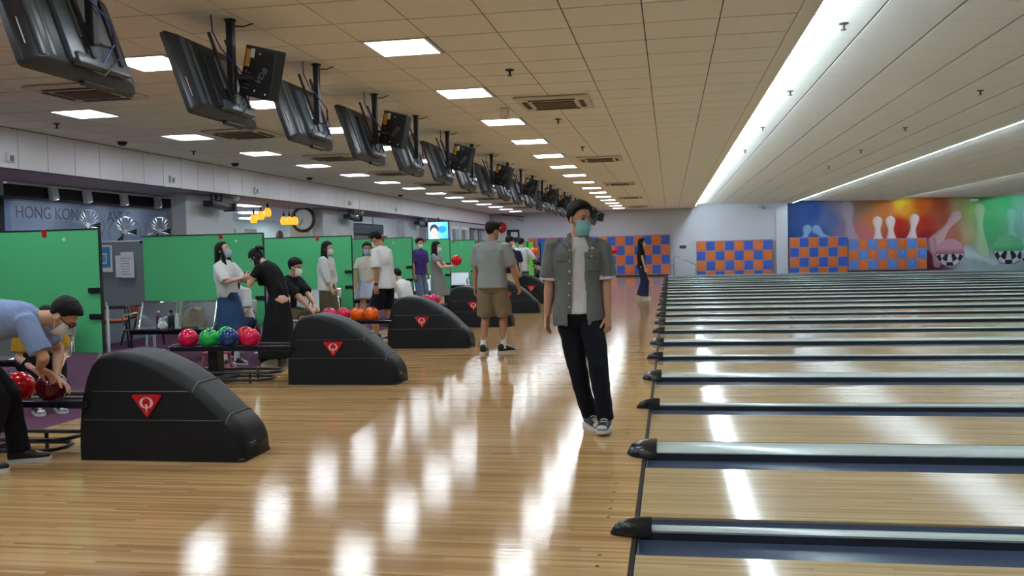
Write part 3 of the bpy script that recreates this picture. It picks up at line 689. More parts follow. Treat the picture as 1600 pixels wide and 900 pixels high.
# pink step stool and dark bag on the floor behind the second rack
r = thing('step_stool', 'small dusty pink plastic stool under the rack of many colours', 'stool', (-5.42, 10.25, 0))
M_dpink = mat('dusty_pink', srgb(150, 84, 100), 0.5)
MB().rbox((0, 0, 0.25), (0.28, 0.24, 0.03), 0.012, 2).build('seat', M_dpink, r)
for sx in (-1, 1):
    for sy in (-1, 1): MB().tube([(sx * 0.11, sy * 0.09, 0.245), (sx * 0.14, sy * 0.115, 0)], [0.022, 0.026], 8).build('leg', M_dpink, r)
    MB().tube([(sx * 0.125, -0.10, 0.10), (sx * 0.125, 0.10, 0.10)], 0.014, 6).build('stretcher', M_dpink, r)
r = thing('backpack', 'black backpack on the floor between the two girls', 'backpack', (-5.22, 11.35, 0))
remesh(MB().rbox((0, 0, 0.17), (0.34, 0.22, 0.34), 0.07, 3).rbox((0, -0.12, 0.12), (0.26, 0.08, 0.18), 0.03, 2), 'bag_body', mat('bag_black', (0.012, 0.012, 0.014), 0.7), r, 0.012, 3, 0.012, 14)
MB().tube([(-0.06, 0, 0.32), (-0.04, 0, 0.40), (0.04, 0, 0.40), (0.06, 0, 0.32)], 0.012, 6).build('handle', mat('strap_grey', srgb(90, 90, 92), 0.7), r)
# ================================================================== LOCKERS
def lockers(name_label, x0, ncol, pitch, ztop, nrow, rp, first_blue, lite, ywall, from_right=False):
    W = ncol * pitch
    r = thing('locker_bank', name_label, 'lockers', (x0, ywall, 0))
    zb = ztop - nrow * rp
    MB().span((0, -0.40, zb - 0.03), (W, 0, ztop + 0.02)).build('body', M_lockframe, r, 0)
    dm = MB().rbox((0, 0, 0), (pitch - 0.055, 0.025, rp - 0.055), 0.006, 1).mesh('door', 0)
    dms = {}
    for key, mt in (('o', M_orange), ('b', M_lblue if lite else M_blue)):
        d = dm.copy(); d.materials.append(mt); dms[key] = d
    kn = MB().rbox((0, 0, 0), (0.05, 0.012, 0.022), 0.004, 1).mesh('lock', 0)
    for i in range(ncol):
        for j in range(nrow):
            c = (ncol - 1 - i) if from_right else i
            blue = ((c + j) % 2 == 0) == first_blue
            o = link('door', dms['b' if blue else 'o'], None, r, (pitch * (i + 0.5), -0.408, ztop - rp * (j + 0.5)))
            if lite: link('lock', kn, M_paper, o, (0.02, -0.018, rp * 0.18))
    return r
lockers('tall orange and blue checker lockers behind the walking man', -0.0 - 16 * 0.425, 16, 0.425, 1.95, 4, 0.462, True, False, YF - 0.02, True)
lockers('orange and blue checker lockers between handrail and white pilaster', 1.22, 8, 0.435, 1.60, 4, 0.462, False, False, YF - 0.02)
lockers('orange and blue checker lockers beside the pilaster in front of the mural', 5.46, 6, 0.428, 1.66, 4, 0.455, False, False, YF - 0.06)
lockers('lighter blue and orange lockers with white locks before the mural', 8.06, 8, 0.424, 1.50, 3, 0.46, True, True, YF - 0.06)
# grey end door beside the second bank
r = thing('closing_board', 'tall mauve side panel closing the locker row by the pilaster', 'panel', (4.72, YF - 0.05, 0)); MB().span((0, -0.3, -0.25), (0.15, 0, 1.56)).build('panel', mat('mauve', srgb(150, 140, 165), 0.5), r, 0); MB().rbox((0.08, -0.305, 0.8), (0.02, 0.02, 0.1), 0.004, 1).build('handle', M_chrome, r)

# ================================================================== MURAL (flat print on a thin board)
def mural():
    x0, x1, z0, z1 = 5.42, 19.2, -0.05, 3.40
    # print coordinates: u,v run over the picture in its own units (u 45..2080, v 70..600)
    def U(x): return 45 + (x - 5.42) * 149.5
    def Vv(z): return 560 - (z - 0.05) * 146.0
    pts = [(60, 120, (20, 60, 130)), (60, 300, (16, 78, 150)), (200, 150, (24, 78, 160)), (260, 320, (40, 90, 165)), (330, 200, (90, 110, 170)), (420, 150, (150, 145, 160)), (430, 320, (140, 120, 165)), (540, 130, (160, 125, 90)), (540, 300, (205, 110, 110)), (620, 220, (205, 120, 50)), (700, 130, (205, 110, 30)), (800, 105, (232, 200, 40)), (830, 150, (235, 150, 30)), (780, 250, (190, 20, 16)), (800, 340, (165, 8, 20)), (930, 130, (215, 100, 24)), (950, 250, (190, 40, 20)), (960, 340, (150, 10, 30)), (1050, 130, (165, 70, 40)), (1080, 230, (170, 80, 60)), (1150, 330, (190, 110, 90)), (1180, 140, (175, 160, 110)), (1240, 140, (150, 200, 110)), (1220, 320, (180, 170, 120)), (1340, 130, (70, 180, 100)), (1350, 250, (70, 178, 110)), (1350, 350, (80, 175, 120)), (1460, 140, (70, 185, 115)), (1560, 120, (130, 205, 170)), (1600, 200, (150, 205, 200)), (1700, 160, (150, 190, 220)), (1850, 200, (120, 150, 220)), (2050, 200, (90, 110, 200)), (1000, 480, (120, 10, 50)), (1000, 560, (100, 8, 40)), (1250, 520, (170, 185, 195)), (1400, 555, (165, 185, 195)), (1700, 540, (160, 175, 200)), (300, 450, (40, 70, 140)), (700, 450, (150, 30, 30))]
    pts = [(a, b, srgb(*c)) for a, b, c in pts]
    def bg(u, v):
        s = [0, 0, 0]; w_ = 0
        for a, b, c in pts:
            q = 1.0 / (((u - a) ** 2 + (v - b) ** 2) + 300.0) ** 1.7; w_ += q
            s[0] += q * c[0]; s[1] += q * c[1]; s[2] += q * c[2]
        return [k / w_ for k in s]
    # pins: (base u, base v, head u, head v, size, tint, opacity)
    pins = [(150, 372, 178, 268, 30, (150, 185, 230), 0.9), (330, 372, 240, 272, 30, (150, 185, 230), 0.9), (480, 430, 440, 130, 46, (190, 175, 195), 0.75), (648, 400, 643, 226, 31, (245, 222, 224), 0.97), (734, 400, 729, 226, 31, (245, 222, 224), 0.97), (860, 400, 884, 216, 31, (246, 220, 222), 0.97), (1000, 400, 1150, 205, 34, (225, 190, 200), 0.75), (1308, 470, 1298, 160, 33, (190, 215, 170), 0.65), (1500, 420, 1495, 200, 31, (150, 215, 190), 0.7), (1592, 430, 1585, 210, 33, (170, 215, 205), 0.7), (1750, 430, 1745, 190, 33, (200, 220, 230), 0.7), (1220, 445, 1390, 515, 26, (200, 212, 218), 0.85), (985, 380, 1030, 520, 26, (205, 150, 170), 0.85)]
    balls = [(1110, 450, 92, (206, 150, 165), (150, 20, 60)), (1482, 440, 98, (110, 190, 140), (40, 150, 90)), (1640, 480, 80, (190, 205, 225), (120, 140, 190)), (1880, 450, 95, (150, 170, 230), (60, 80, 190))]
    def sm(e0, e1, x): t = max(0, min(1, (x - e0) / (e1 - e0))); return t * t * (3 - 2 * t)
    def mix(a, b, t): return [p + (q - p) * t for p, q in zip(a, b)]
    nx, nz = 560, 140
    vs, cols = [], []
    for j in range(nz + 1):
        for i in range(nx + 1):
            x = x0 + (x1 - x0) * i / nx; z = z0 + (z1 - z0) * j / nz
            u, v = U(x), Vv(z); c = bg(u, v)
            for bu, bv, hu, hv, s, tint, op in pins:
                if u < min(bu, hu) - 90 or u > max(bu, hu) + 90: continue
                dx, dy = bu - hu, bv - hv; ln = math.hypot(dx, dy); ax, ay = dx / ln, dy / ln
                t = (u - hu) * ax + (v - hv) * ay; d = abs((u - hu) * -ay + (v - hv) * ax); sd = (u - hu) * -ay + (v - hv) * ax
                q = t / ln
                if q < -0.3 or q > 1.15: continue
                rad = s * (math.sqrt(max(0, 1 - (q * ln / s) ** 2)) if q < 0.0 else 1.0 - 0.42 * sm(0.0, 0.36, q) + 0.95 * sm(0.36, 1.0, q))
                k = sm(rad + 3, rad - 3, d) * op
                if k > 0: c = mix(c, [w_ * (1.0 - 0.30 * sm(0.1, 1.0, sd / max(rad, 1))) for w_ in srgb(*tint)], k)
            for bu, bv, s, top_, low_ in balls:
                d = math.hypot(u - bu, v - bv)
                if d > s + 4: continue
                k = sm(s + 2, s - 2, d)
                if v < bv + 0.08 * s: cc = mix(srgb(*top_), srgb(*low_), sm(-0.4, 0.15, (v - bv) / s) * 0.7)
                else:
                    a = math.atan2(v - bv + 0.4 * s, u - bu); cc = srgb(20, 18, 26) if (int(a * 2.6 + 0.4) + int((d / s) ** 2 * 2.2)) % 2 else srgb(214, 205, 212)
                c = mix(c, cc, k)
            vs.append((x, YF - 0.012, z)); cols.append((*c, 1))
    fs = [(j * (nx + 1) + i, j * (nx + 1) + i + 1, (j + 1) * (nx + 1) + i + 1, (j + 1) * (nx + 1) + i) for j in range(nz) for i in range(nx)]
    me = bpy.data.meshes.new('mural_print'); me.from_pydata(vs, [], fs)
    at = me.color_attributes.new('print', 'FLOAT_COLOR', 'POINT'); at.data.foreach_set('color', [q for c in cols for q in c])
    r = thing('wall_mural', 'bright printed mural of bowling pins and balls on the end wall', 'mural', (0, 0, 0))
    link('print', me, attr_mat('mural_print', 0.45), r)
    MB().span((x0, YF - 0.010, z0), (x1, YF - 0.001, z1)).build('backing', M_white, r, 0)
mural()

# ================================================================== END WALL DETAILS
r = thing('handrail', 'chrome stair handrail between the two checker locker banks', 'handrail', (0.15, YF - 0.6, 0))
MB().tube([(0, 0, 0), (0, 0, 0.84), (0.06, 0, 0.92), (0.16, 0, 0.93), (1.02, 0, 0.50), (1.02, 0, 0.0)], 0.024, 10).build('rail', M_chrome, r)
MB().tube([(0, 0, 0.36), (0.16, 0, 0.36)], 0.016, 8).build('stub', M_chrome, r); MB().lathe([(0.05, 0), (0.05, 0.012), (0.025, 0.02)], (0, 0, 0)).build('foot_plate', M_chrome, r)
r = thing('wall_sign', 'small black sign on the white end wall above the handrail', 'sign', (0.60, YF, 1.36))
MB().rbox((0, -0.012, 0), (0.30, 0.02, 0.14), 0.006, 1).build('plate', M_black, r); MB().box((0, -0.024, 0), (0.2, 0.002, 0.03)).build('print', M_greyboard, r, 0)
r = thing('wall_bracket', 'small grey bracket arm high on the white wall by the pilaster', 'bracket', (4.35, YF, 3.12))
MB().rbox((0, -0.02, 0), (0.12, 0.04, 0.16), 0.01, 1).build('plate', M_steel, r); MB().tube([(0, -0.04, 0), (-0.12, -0.12, 0.05), (-0.34, -0.14, 0.06)], 0.02, 8).build('arm', M_steel, r); MB().rbox((-0.36, -0.14, 0.05), (0.14, 0.08, 0.08), 0.01, 1).build('head', M_white, r)
r = thing('alarm_bell', 'round red alarm bell on the end wall behind the man in grey tee', 'bell', (-8.2, YF, 2.52))
MB().lathe([(0.02, 0.14), (0.16, 0.13), (0.26, 0.08), (0.28, 0.03), (0.28, 0.0)], R=RX(90), n=28).build('gong', M_red, r); MB().cyl((0, -0.16, 0), (0, -0.13, 0), 0.04).build('boss', M_chrome, r)
r = thing('notice_board', 'black framed notice board on the end wall near the red bell', 'notice', (-7.6, YF, 2.10))
MB().rbox((0, -0.03, 0), (0.62, 0.06, 0.62), 0.01, 1).build('frame', M_black, r); MB().box((0.06, -0.065, 0.06), (0.34, 0.006, 0.26)).build('sheet', M_paper, r, 0)
r = thing('corner_bracket', 'thin grey bracket frame hanging high in the far left corner', 'bracket', (-7.6, YF, 3.0))
MB().tube([(-0.5, -0.2, 0.15), (0.55, -0.2, 0.02), (0.55, -0.2, -0.2), (0.2, -0.2, -0.05)], 0.02, 6).build('frame', M_black, r); MB().tube([(-0.5, 0, 0.15), (-0.5, -0.2, 0.15)], 0.02, 6).tube([(0.55, 0, 0.02), (0.55, -0.2, 0.02)], 0.02, 6).build('arm', M_black, r)
r = thing('mural_lamp', 'small white lamp box near the top of the green part of the mural', 'lamp', (13.55, YF - 0.02, 3.16)); MB().rbox((0, -0.08, 0), (0.32, 0.12, 0.12), 0.015, 1).build('housing', M_white, r); MB().tube([(0, 0, 0.1), (0, -0.08, 0.14), (0, -0.08, 0.05)], 0.015, 6).build('arm', M_steel, r)
# blue standing board before the far lockers
r = thing('blue_board', 'blue standing board with black frame before the checker lockers', 'board', (-4.88, 36.4, 0))
MB().rbox((0, 0, 1.12), (0.46, 0.03, 1.15), 0.01, 1).build('panel', mat('board_blue', srgb(36, 110, 180), 0.5), r)
for sx in (-1, 1): MB().rbox((sx * 0.25, 0, 0.85), (0.05, 0.05, 1.7), 0.008, 1).build('post', M_black, r); MB().rbox((sx * 0.25, 0, 0.02), (0.06, 0.5, 0.04), 0.008, 1).build('foot', M_black, r)
r = thing('lime_board', 'narrow lime green standing board beside the blue board', 'board', (-5.52, 36.5, 0))
MB().rbox((0, 0, 1.0), (0.22, 0.03, 1.4), 0.01, 1).build('panel', mat('board_lime', srgb(120, 220, 80), 0.5), r)
for sx in (-1, 1): MB().rbox((sx * 0.13, 0, 0.85), (0.04, 0.05, 1.7), 0.008, 1).build('post', M_black, r)
for z in (0.75, 0.95): MB().rbox((0.2, -0.03, z), (0.3, 0.03, 0.05), 0.004, 1).build('clamp', M_black, r)

# ================================================================== FASCIA FITTINGS
for i, yv in enumerate((11.0, 15.05, 18.4, 24.2, 28.5)):
    r = thing('exit_box', 'small white socket box near the lower edge of the white fascia', 'socket', (-8.70, yv, 2.80), group='socket boxes on the fascia')
    MB().rbox((0.02, 0, 0), (0.04, 0.15, 0.13), 0.008, 1).build('housing', M_white, r); MB().rbox((0.042, 0.0, -0.01), (0.008, 0.08, 0.08), 0.004, 1).build('face', M_greyboard, r)
def camera_box(x, yv, label):
    r = thing('projector', label, 'projector', (x, yv, 2.66))
    MB().rbox((0, 0, -0.05), (0.05, 0.05, 0.10), 0.004, 1).build('bracket', M_black, r); MB().tube([(0, -0.22, 0), (0, -0.22, -0.12), (0, 0.2, -0.12), (0, 0.2, 0)], 0.018, 6).build('hanger', M_black, r)
    MB().rbox((0.02, 0.04, -0.22), (0.22, 0.86, 0.12), 0.015, 2, RX(-3)).build('housing', M_tvdark, r); MB().rbox((0.04, 0.50, -0.245), (0.26, 0.10, 0.16), 0.01, 1).build('front', M_black, r)
    MB().lathe([(0.07, 0), (0.07, -0.05), (0.05, -0.09), (0, -0.1)], (0.05, 0.75, 0), 16).build('dome', M_white, r)
camera_box(-8.95, 17.15, 'long black projector hanging in front of the first white column')
camera_box(-8.95, 25.0, 'long black projector hanging in front of the second white column')
camera_box(-8.95, 32.2, 'long black projector hanging in front of the third white column')
for (yv, z, lab) in ((16.75, 1.72, 'white notice sheet stuck low on the first white column'), (24.3, 1.86, 'white notice sheets stuck on the second white column')):
    r = thing('column_notice', lab, 'notice', (-9.19, yv, z)); MB().box((0, 0, 0), (0.006, 0.3, 0.25)).build('sheet', M_paper, r, 0); MB().box((0.004, 0.0, 0.03), (0.002, 0.2, 0.015)).build('print_line', M_greyboard, r, 0)

# ================================================================== COUNTER WITH BANNER
XB = -10.85
struct(MB().span((XB - 0.12, 13.35, 0), (XB - 0.02, 18.9, 2.86)).build('wall_banner', mat('mauve_paint', srgb(120, 108, 122), 0.6), smooth=0))
struct(MB().span((XB - 0.25, 13.2, 0), (XB + 0.1, 13.42, 2.7)).build('wall_banner_end', mat('charcoal_paint', srgb(40, 42, 48), 0.6), smooth=0))
r = thing('banner', 'pale blue banner with dark serif letters behind a plastic sheet', 'banner', (XB, 13.55, 0))
MB().span((-0.018, 0, 1.2), (-0.004, 4.95, 2.43)).build('cloth', mat('banner_blue', srgb(150, 178, 220), 0.6, var=0.22, scale=1.2), r, 0)
tR = Matrix(((0, 0, 1), (1, 0, 0), (0, 1, 0)))
text_mb('HONG KONG', 0.30, tR, (0.0, 1.20, 2.24), 0.003).build('lettering', mat('banner_ink', srgb(30, 34, 60), 0.6), r, 0)
text_mb('AVE-S', 0.30, tR, (0.0, 3.2, 2.24), 0.003).build('lettering', MATS['banner_ink'], r, 0)
r = thing('plastic_sheet', 'wrinkled clear plastic sheet hanging in front of the banner', 'plastic sheet', (XB + 0.14, 13.5, 0))
m = MB(); vs_ = []; nx, nz = 70, 26
for j in range(nz + 1):
    for i in range(nx + 1):
        yv, z = 5.0 * i / nx, 1.0 + 1.55 * j / nz; q = Vector((yv * 1.5 + z * 0.8, z * 0.7, 3.0))
        vs_.append((0.055 * noise.noise(q * 1.6) + 0.03 * abs(noise.noise(q * 4.0)), yv, z))
m.add(vs_, [(j * (nx + 1) + i, j * (nx + 1) + i + 1, (j + 1) * (nx + 1) + i + 1, (j + 1) * (nx + 1) + i) for j in range(nz) for i in range(nx)])
pm_ = bpy.data.materials.new('clear_plastic'); pm_.use_nodes = True; nt = pm_.node_tree; nt.nodes.clear()
o_ = nt.nodes.new('ShaderNodeOutputMaterial'); mx_ = nt.nodes.new('ShaderNodeMixShader'); tr_ = nt.nodes.new('ShaderNodeBsdfTransparent'); gl_ = nt.nodes.new('ShaderNodeBsdfPrincipled')
gl_.inputs['Base Color'].default_value = (0.75, 0.8, 0.9, 1); gl_.inputs['Roughness'].default_value = 0.12; mx_.inputs[0].default_value = 0.22
nt.links.new(tr_.outputs[0], mx_.inputs[1]); nt.links.new(gl_.outputs[0], mx_.inputs[2]); nt.links.new(mx_.outputs[0], o_.inputs[0])
m.build('sheet', pm_, r, 180); MB().cyl((0, 0, 2.55), (0, 5.0, 2.55), 0.015, n=8).build('rod', M_steel, r)
for yv in (0.1, 2.5, 4.9): MB().cyl((0, yv, 2.55), (-0.158, yv, 2.55), 0.012, n=8).build('rod_bracket', M_steel, r)
# dark recess with track spotlights
struct(MB().span((-10.62, 12.7, 2.44), (-10.17, 17.6, 2.655)).build('trim_9', mat('recess_black', (0.012, 0.010, 0.012), 0.7), smooth=0))
struct(MB().span((-10.17, 12.7, 2.625), (-10.10, 17.6, 2.655)).build('trim_10', M_white, smooth=0))
for yv in (13.75, 14.65, 15.75, 16.9):
    r = thing('track_spotlight', 'small white track spotlight hanging before the banner', 'spotlight', (-10.08, yv, 2.64), group='track spotlights')
    MB().rbox((0, 0, -0.01), (0.10, 0.30, 0.03), 0.006, 1).build('adapter', M_white, r); MB().rbox((-0.03, 0.04, -0.12), (0.10, 0.16, 0.22), 0.02, 2, RX(12)).build('head', M_white, r)
    ld = bpy.data.lights.new('spot', 'SPOT'); ld.energy = 4; ld.spot_size = math.radians(110); ld.spot_blend = 0.6; ld.shadow_soft_size = 0.06; ld.color = (0.9, 0.95, 1.0)
    lo = bpy.data.objects.new('spot_beam', ld); COL.objects.link(lo); lo.parent = r; lo.location = (0.08, 0.08, -0.26); lo.rotation_euler = V(-0.75, 0.2, -0.5).to_track_quat('-Z', 'Y').to_euler()
# pedestal fans
def fan(x, yv, z, rz, label):
    r = thing('pedestal_fan', label, 'fan', (x, yv, 0), rz)
    cage = MB(); R_ = 0.28
    for q in range(24):
        a = 2 * math.pi * q / 24; c_, s_ = math.cos(a), math.sin(a)
        cage.tube([(0.11, 0.04 * c_, z + 0.04 * s_), (0.10, 0.6 * R_ * c_, z + 0.6 * R_ * s_), (0.05, R_ * c_, z + R_ * s_), (0.0, 0.6 * R_ * c_, z + 0.6 * R_ * s_), (-0.02, 0.05 * c_, z + 0.05 * s_)], 0.0025, 4)
    cage.tube([(0.05, R_ * math.cos(2 * math.pi * q / 32), z + R_ * math.sin(2 * math.pi * q / 32)) for q in range(32)], 0.008, 6, True)
    cage.build('cage', M_steel, r)
    bl_ = MB()
    for q in range(3):
        a = 2 * math.pi * q / 3
        bl_.loft([[V(0.04 + 0.02 * d, rr_ * math.cos(a + d * 0.5 * (0.3 + rr_)), z + rr_ * math.sin(a + d * 0.5 * (0.3 + rr_))) for d in (-1, 1)] + [V(0.046 + 0.02 * d, rr_ * math.cos(a + d * 0.5 * (0.3 + rr_)), z + rr_ * math.sin(a + d * 0.5 * (0.3 + rr_))) for d in (1, -1)] for rr_ in (0.03, 0.12, 0.22)])
    bl_.build('blades', mat('fan_blade', srgb(62, 60, 66), 0.75), r); MB().cyl((0.115, 0, z), (0.12, 0, z), 0.035).build('badge', M_white, r)
    MB().cyl((-0.12, 0, z), (0.03, 0, z), 0.06).build('motor', M_white, r); MB().cyl((-0.06, 0, 0.03), (-0.06, 0, z), 0.016).build('pole', M_white, r); MB().lathe([(0.2, 0), (0.2, 0.02), (0.05, 0.035)], (-0.06, 0, 0)).build('base', M_white, r)
fan(-10.25, 14.85, 2.02, -48, 'round pedestal fan in front of the letters of the banner')
fan(-10.2, 15.9, 1.92, -48, 'pedestal fan with a white badge in the middle of the banner')
fan(-10.2, 17.1, 1.95, -48, 'pedestal fan at the column end of the banner')
r = thing('service_counter', 'long grey service counter under the banner', 'counter', (-9.52, 13.0, 0)); MB().span((-0.3, 0, 0), (0.25, 3.3, 1.02)).build('front', M_greyboard, r, 0); MB().rbox((0, 1.65, 1.04), (0.66, 3.34, 0.04), 0.01, 1).build('top', M_white, r)
for i, (x, yv, dz, c) in enumerate(((-9.5, 15.35, 0.42, srgb(190, 195, 205)), (-9.5, 15.9, 0.40, srgb(60, 45, 50)))):
    r = thing('counter_box', ('pale' if i == 0 else 'dark') + ' upright box standing on the service counter', 'box', (x, yv, 1.06)); MB().rbox((0, 0, dz / 2), (0.26, 0.32, dz), 0.02, 1).build('body', mat('cbox%d' % i, c, 0.6), r); MB().rbox((0, 0, dz + 0.01), (0.2, 0.26, 0.03), 0.008, 1).build('lid', M_white, r)
# red shutter and tube at the far left
r = thing('red_shutter', 'dark red slatted shutter left of the banner', 'shutter', (-12.3, 13.9, 0)); 
MB().span((-0.06, -1.3, 0), (-0.03, 1.2, 2.40)).build('backing', mat('red_back', srgb(90, 18, 26), 0.5), r, 0)
for q in range(16): MB().rbox((0, -0.05, 0.1 + 0.15 * q), (0.05, 2.5, 0.13), 0.01, 1).build('slat', mat('slat_red', srgb(150, 28, 36), 0.4), r)
r = thing('back_tube', 'bright fluorescent fitting above the red shutter', 'tube light', (-11.9, 13.7, 2.62)); MB().span((-0.06, -0.9, 0), (0.06, 0.7, 0.04)).build('fitting', M_white, r, 0); MB().cyl((0, -0.88, -0.03), (0, 0.68, -0.03), 0.03).build('tube', M_tube, r)

# ================================================================== BACK ROOM BETWEEN THE COLUMNS
for gi, (cx, cy) in enumerate(((-9.62, 20.2), (-9.62, 21.9))):
    for i in range(3):
        x, yv, z = cx + 0.13 * i * (1 if gi == 0 else 0.8), cy + 0.1 * i, 2.18 + (0.075 * i if gi == 0 else 0.0)
        r = thing('pendant_lamp', 'amber glass pendant lamp in the cluster %s' % ('nearer the first column' if gi == 0 else 'beside the big clock'), 'pendant lamp', (x, yv, z), group='amber pendants %d' % (gi + 1))
        MB().lathe([(0.065, 0.0), (0.085, 0.05), (0.085, 0.13), (0.06, 0.19), (0.025, 0.21), (0.02, 0.2)], n=16).build('shade', mat('amber', srgb(235, 170, 20), 0.25, emit=((1.0, 0.55, 0.05), 0.5)), r)
        MB().lathe([(0.028, 0.20), (0.028, 0.27), (0.012, 0.31), (0.006, 0.33)], n=10).build('cap', M_black, r); MB().cyl((0, 0, 0.32), (0, 0, 2.66 - z), 0.006, n=6).build('cord', M_black, r)
        MB().lathe([(0.04, -0.01), (0.062, -0.002), (0.05, 0.0)], n=12).build('rim', M_white, r)
r = thing('wall_clock_round', 'large round wall clock with brown rim and white face', 'clock', (-9.70, 23.355, 2.36))
MB().loft([[V(q[0] * math.cos(2 * math.pi * k / 40), -q[1], q[0] * math.sin(2 * math.pi * k / 40)) for k in range(40)] for q in ((0.27, 0), (0.345, 0), (0.345, 0.05), (0.30, 0.075), (0.27, 0.05))], closed=True).build('rim', mat('clock_brown', srgb(70, 52, 40), 0.4), r)
MB().cyl((0, 0, 0), (0, -0.03, 0), 0.275, n=40).build('dial', M_paper, r)
MB().box((-0.035, -0.036, -0.06), (0.018, 0.006, 0.16), RY(28)).build('hour_hand', M_black, r); MB().box((-0.05, -0.040, -0.085), (0.012, 0.006, 0.22), RY(30)).build('minute_hand', M_black, r)
for q in range(12): MB().box((0.24 * math.sin(q * math.pi / 6), -0.033, 0.24 * math.cos(q * math.pi / 6)), (0.008, 0.004, 0.035), RY(30 * q)).build('hour_mark', M_greyboard, r, 0)
# snack counter between first and second columns
r = thing('snack_counter', 'long snack counter between the white columns', 'counter', (-10.3, 18.6, 0)); MB().span((-0.3, 0, 0), (0.2, 4.6, 1.5)).build('front', mat('counter_wood', srgb(140, 120, 100), 0.5), r, 0); MB().rbox((-0.05, 2.3, 1.52), (0.6, 4.7, 0.04), 0.01, 1).build('top', M_white, r)
def small(name, label, cat, x, yv, z, mb, m_, mb2, m2):
    r = thing(name, label, cat, (x, yv, z)); mb.build('body', m_, r); mb2.build('detail', m2, r)
small('red_tray', 'flat red box on the snack counter below the clock', 'box', -10.15, 21.9, 1.54, MB().rbox((0, 0, 0.09), (0.3, 0.6, 0.18), 0.02, 1), M_red, MB().rbox((0, 0, 0.19), (0.26, 0.5, 0.02), 0.006, 1), M_paper)
small('menu_board', 'white menu sheet standing on the snack counter', 'sign', -10.3, 21.4, 1.54, MB().rbox((0, 0, 0.28), (0.03, 0.7, 0.52), 0.01, 1), M_paper, MB().box((0.018, 0, 0.2), (0.004, 0.5, 0.05)), M_greyboard)
small('teal_display', 'teal and lime display panel on the snack counter', 'display', -10.5, 20.6, 1.54, MB().rbox((0, 0, 0.34), (0.06, 0.5, 0.66), 0.02, 1), mat('teal', srgb(40, 140, 160), 0.4), MB().rbox((0.035, 0.18, 0.30), (0.02, 0.4, 0.5), 0.01, 1), mat('lime', srgb(150, 200, 130), 0.4))
small('white_dome', 'pale curved cover on the snack counter', 'cover', -10.1, 20.05, 1.54, MB().ell((0, 0, 0.13), (0.2, 0.3, 0.13)), mat('pale_aqua', srgb(190, 215, 215), 0.3), MB().cyl((0, 0, 0.2), (0, 0, 0.28), 0.02), M_chrome)
small('toy_pile', 'heap of dark and red plush toys on the snack counter', 'toys', -10.1, 19.1, 1.54, MB().ell((0, 0, 0.08), (0.15, 0.2, 0.1)).ell((0.02, 0.22, 0.1), (0.1, 0.12, 0.1)), mat('plush', srgb(100, 80, 60), 0.9, var=0.5, scale=14), MB().ell((0.05, 0.32, 0.12), (0.07, 0.08, 0.07)), M_red)
small('coffee_machine', 'dark coffee machine with red jar at the end of the snack counter', 'machine', -10.1, 22.75, 1.54, MB().rbox((0, 0, 0.16), (0.36, 0.46, 0.32), 0.03, 2), mat('machine_brown', srgb(50, 38, 34), 0.4), MB().lathe([(0.09, 0.32), (0.10, 0.4), (0.07, 0.5), (0.03, 0.52)], (0, -0.06, 0)), mat('jar', srgb(110, 50, 55), 0.3))
# hanging sign screens between second and third column
r = thing('dark_duct', 'black hanging unit under the soffit between the far columns', 'duct', (-9.9, 28.6, 2.20)); MB().rbox((0, 0, 0), (0.5, 3.2, 0.34), 0.03, 1).build('casing', M_tvdark, r); MB().rbox((0.26, 0, -0.03), (0.02, 2.9, 0.08), 0.01, 1).build('louvre', M_black, r)
for yv in (-1.2, 1.2): MB().cyl((0, yv, 0.15), (0, yv, 0.455), 0.015, n=6).build('rod', M_black, r)
r = thing('grey_booth', 'plain grey beige booth wall below the black hanging unit', 'booth', (-9.9, 28.5, 0)); MB().span((-0.1, -2.4, 0), (0.1, 2.5, 1.97)).build('wall', mat('booth', srgb(150, 140, 140), 0.6), r, 0); MB().rbox((0, 0.05, 1.99), (0.24, 4.95, 0.04), 0.01, 1).build('cap_rail', M_greyboard, r)
# lit television
def screen_tv():
    r = thing('lit_television', 'lit television showing a person on bright blue', 'television', (-8.35, 32.6, 2.16), -4)
    W, Hh = 0.76, 0.66
    MB().rbox((0, 0.03, 0), (W + 0.05, 0.06, Hh + 0.05), 0.01, 1).build('bezel', M_black, r)
    nx, nz = 60, 50; vs, cols = [], []
    for j in range(nz + 1):
        for i in range(nx + 1):
            u, v = i / nx, j / nz; c = (0.25 - 0.2 * u + 0.3 * v * (1 - u), 0.62 - 0.2 * u + 0.1 * v, 0.95)
            if ((u - 0.7) / 0.22) ** 2 + ((v - 0.6) / 0.2) ** 2 < 1: c = (0.02, 0.25, 0.75)
            if ((u - 0.32) / 0.30) ** 2 + ((v + 0.02) / 0.2) ** 2 < 1: c = (0.85, 0.9, 0.95)
            if ((u - 0.30) / 0.22) ** 2 + ((v - 0.62) / 0.27) ** 2 < 1: c = (0.03, 0.04, 0.08)
            if ((u - 0.30) / 0.17) ** 2 + ((v - 0.43) / 0.27) ** 2 < 1: c = (0.62, 0.48, 0.46)
            vs.append((-W / 2 + W * u, -0.004, -Hh / 2 + Hh * v)); cols.append((*c, 1))
    me = bpy.data.meshes.new('screen'); me.from_pydata(vs, [], [(j * (nx + 1) + i, j * (nx + 1) + i + 1, (j + 1) * (nx + 1) + i + 1, (j + 1) * (nx + 1) + i) for j in range(nz) for i in range(nx)])
    at = me.color_attributes.new('print', 'FLOAT_COLOR', 'POINT'); at.data.foreach_set('color', [q for c in cols for q in c])
    link('screen', me, attr_mat('screen_picture', 0.3, 0.9), r); MB().cyl((0, 0.04, 0.3), (0, 0.04, 0.5), 0.025).build('pole', M_black, r)
screen_tv()
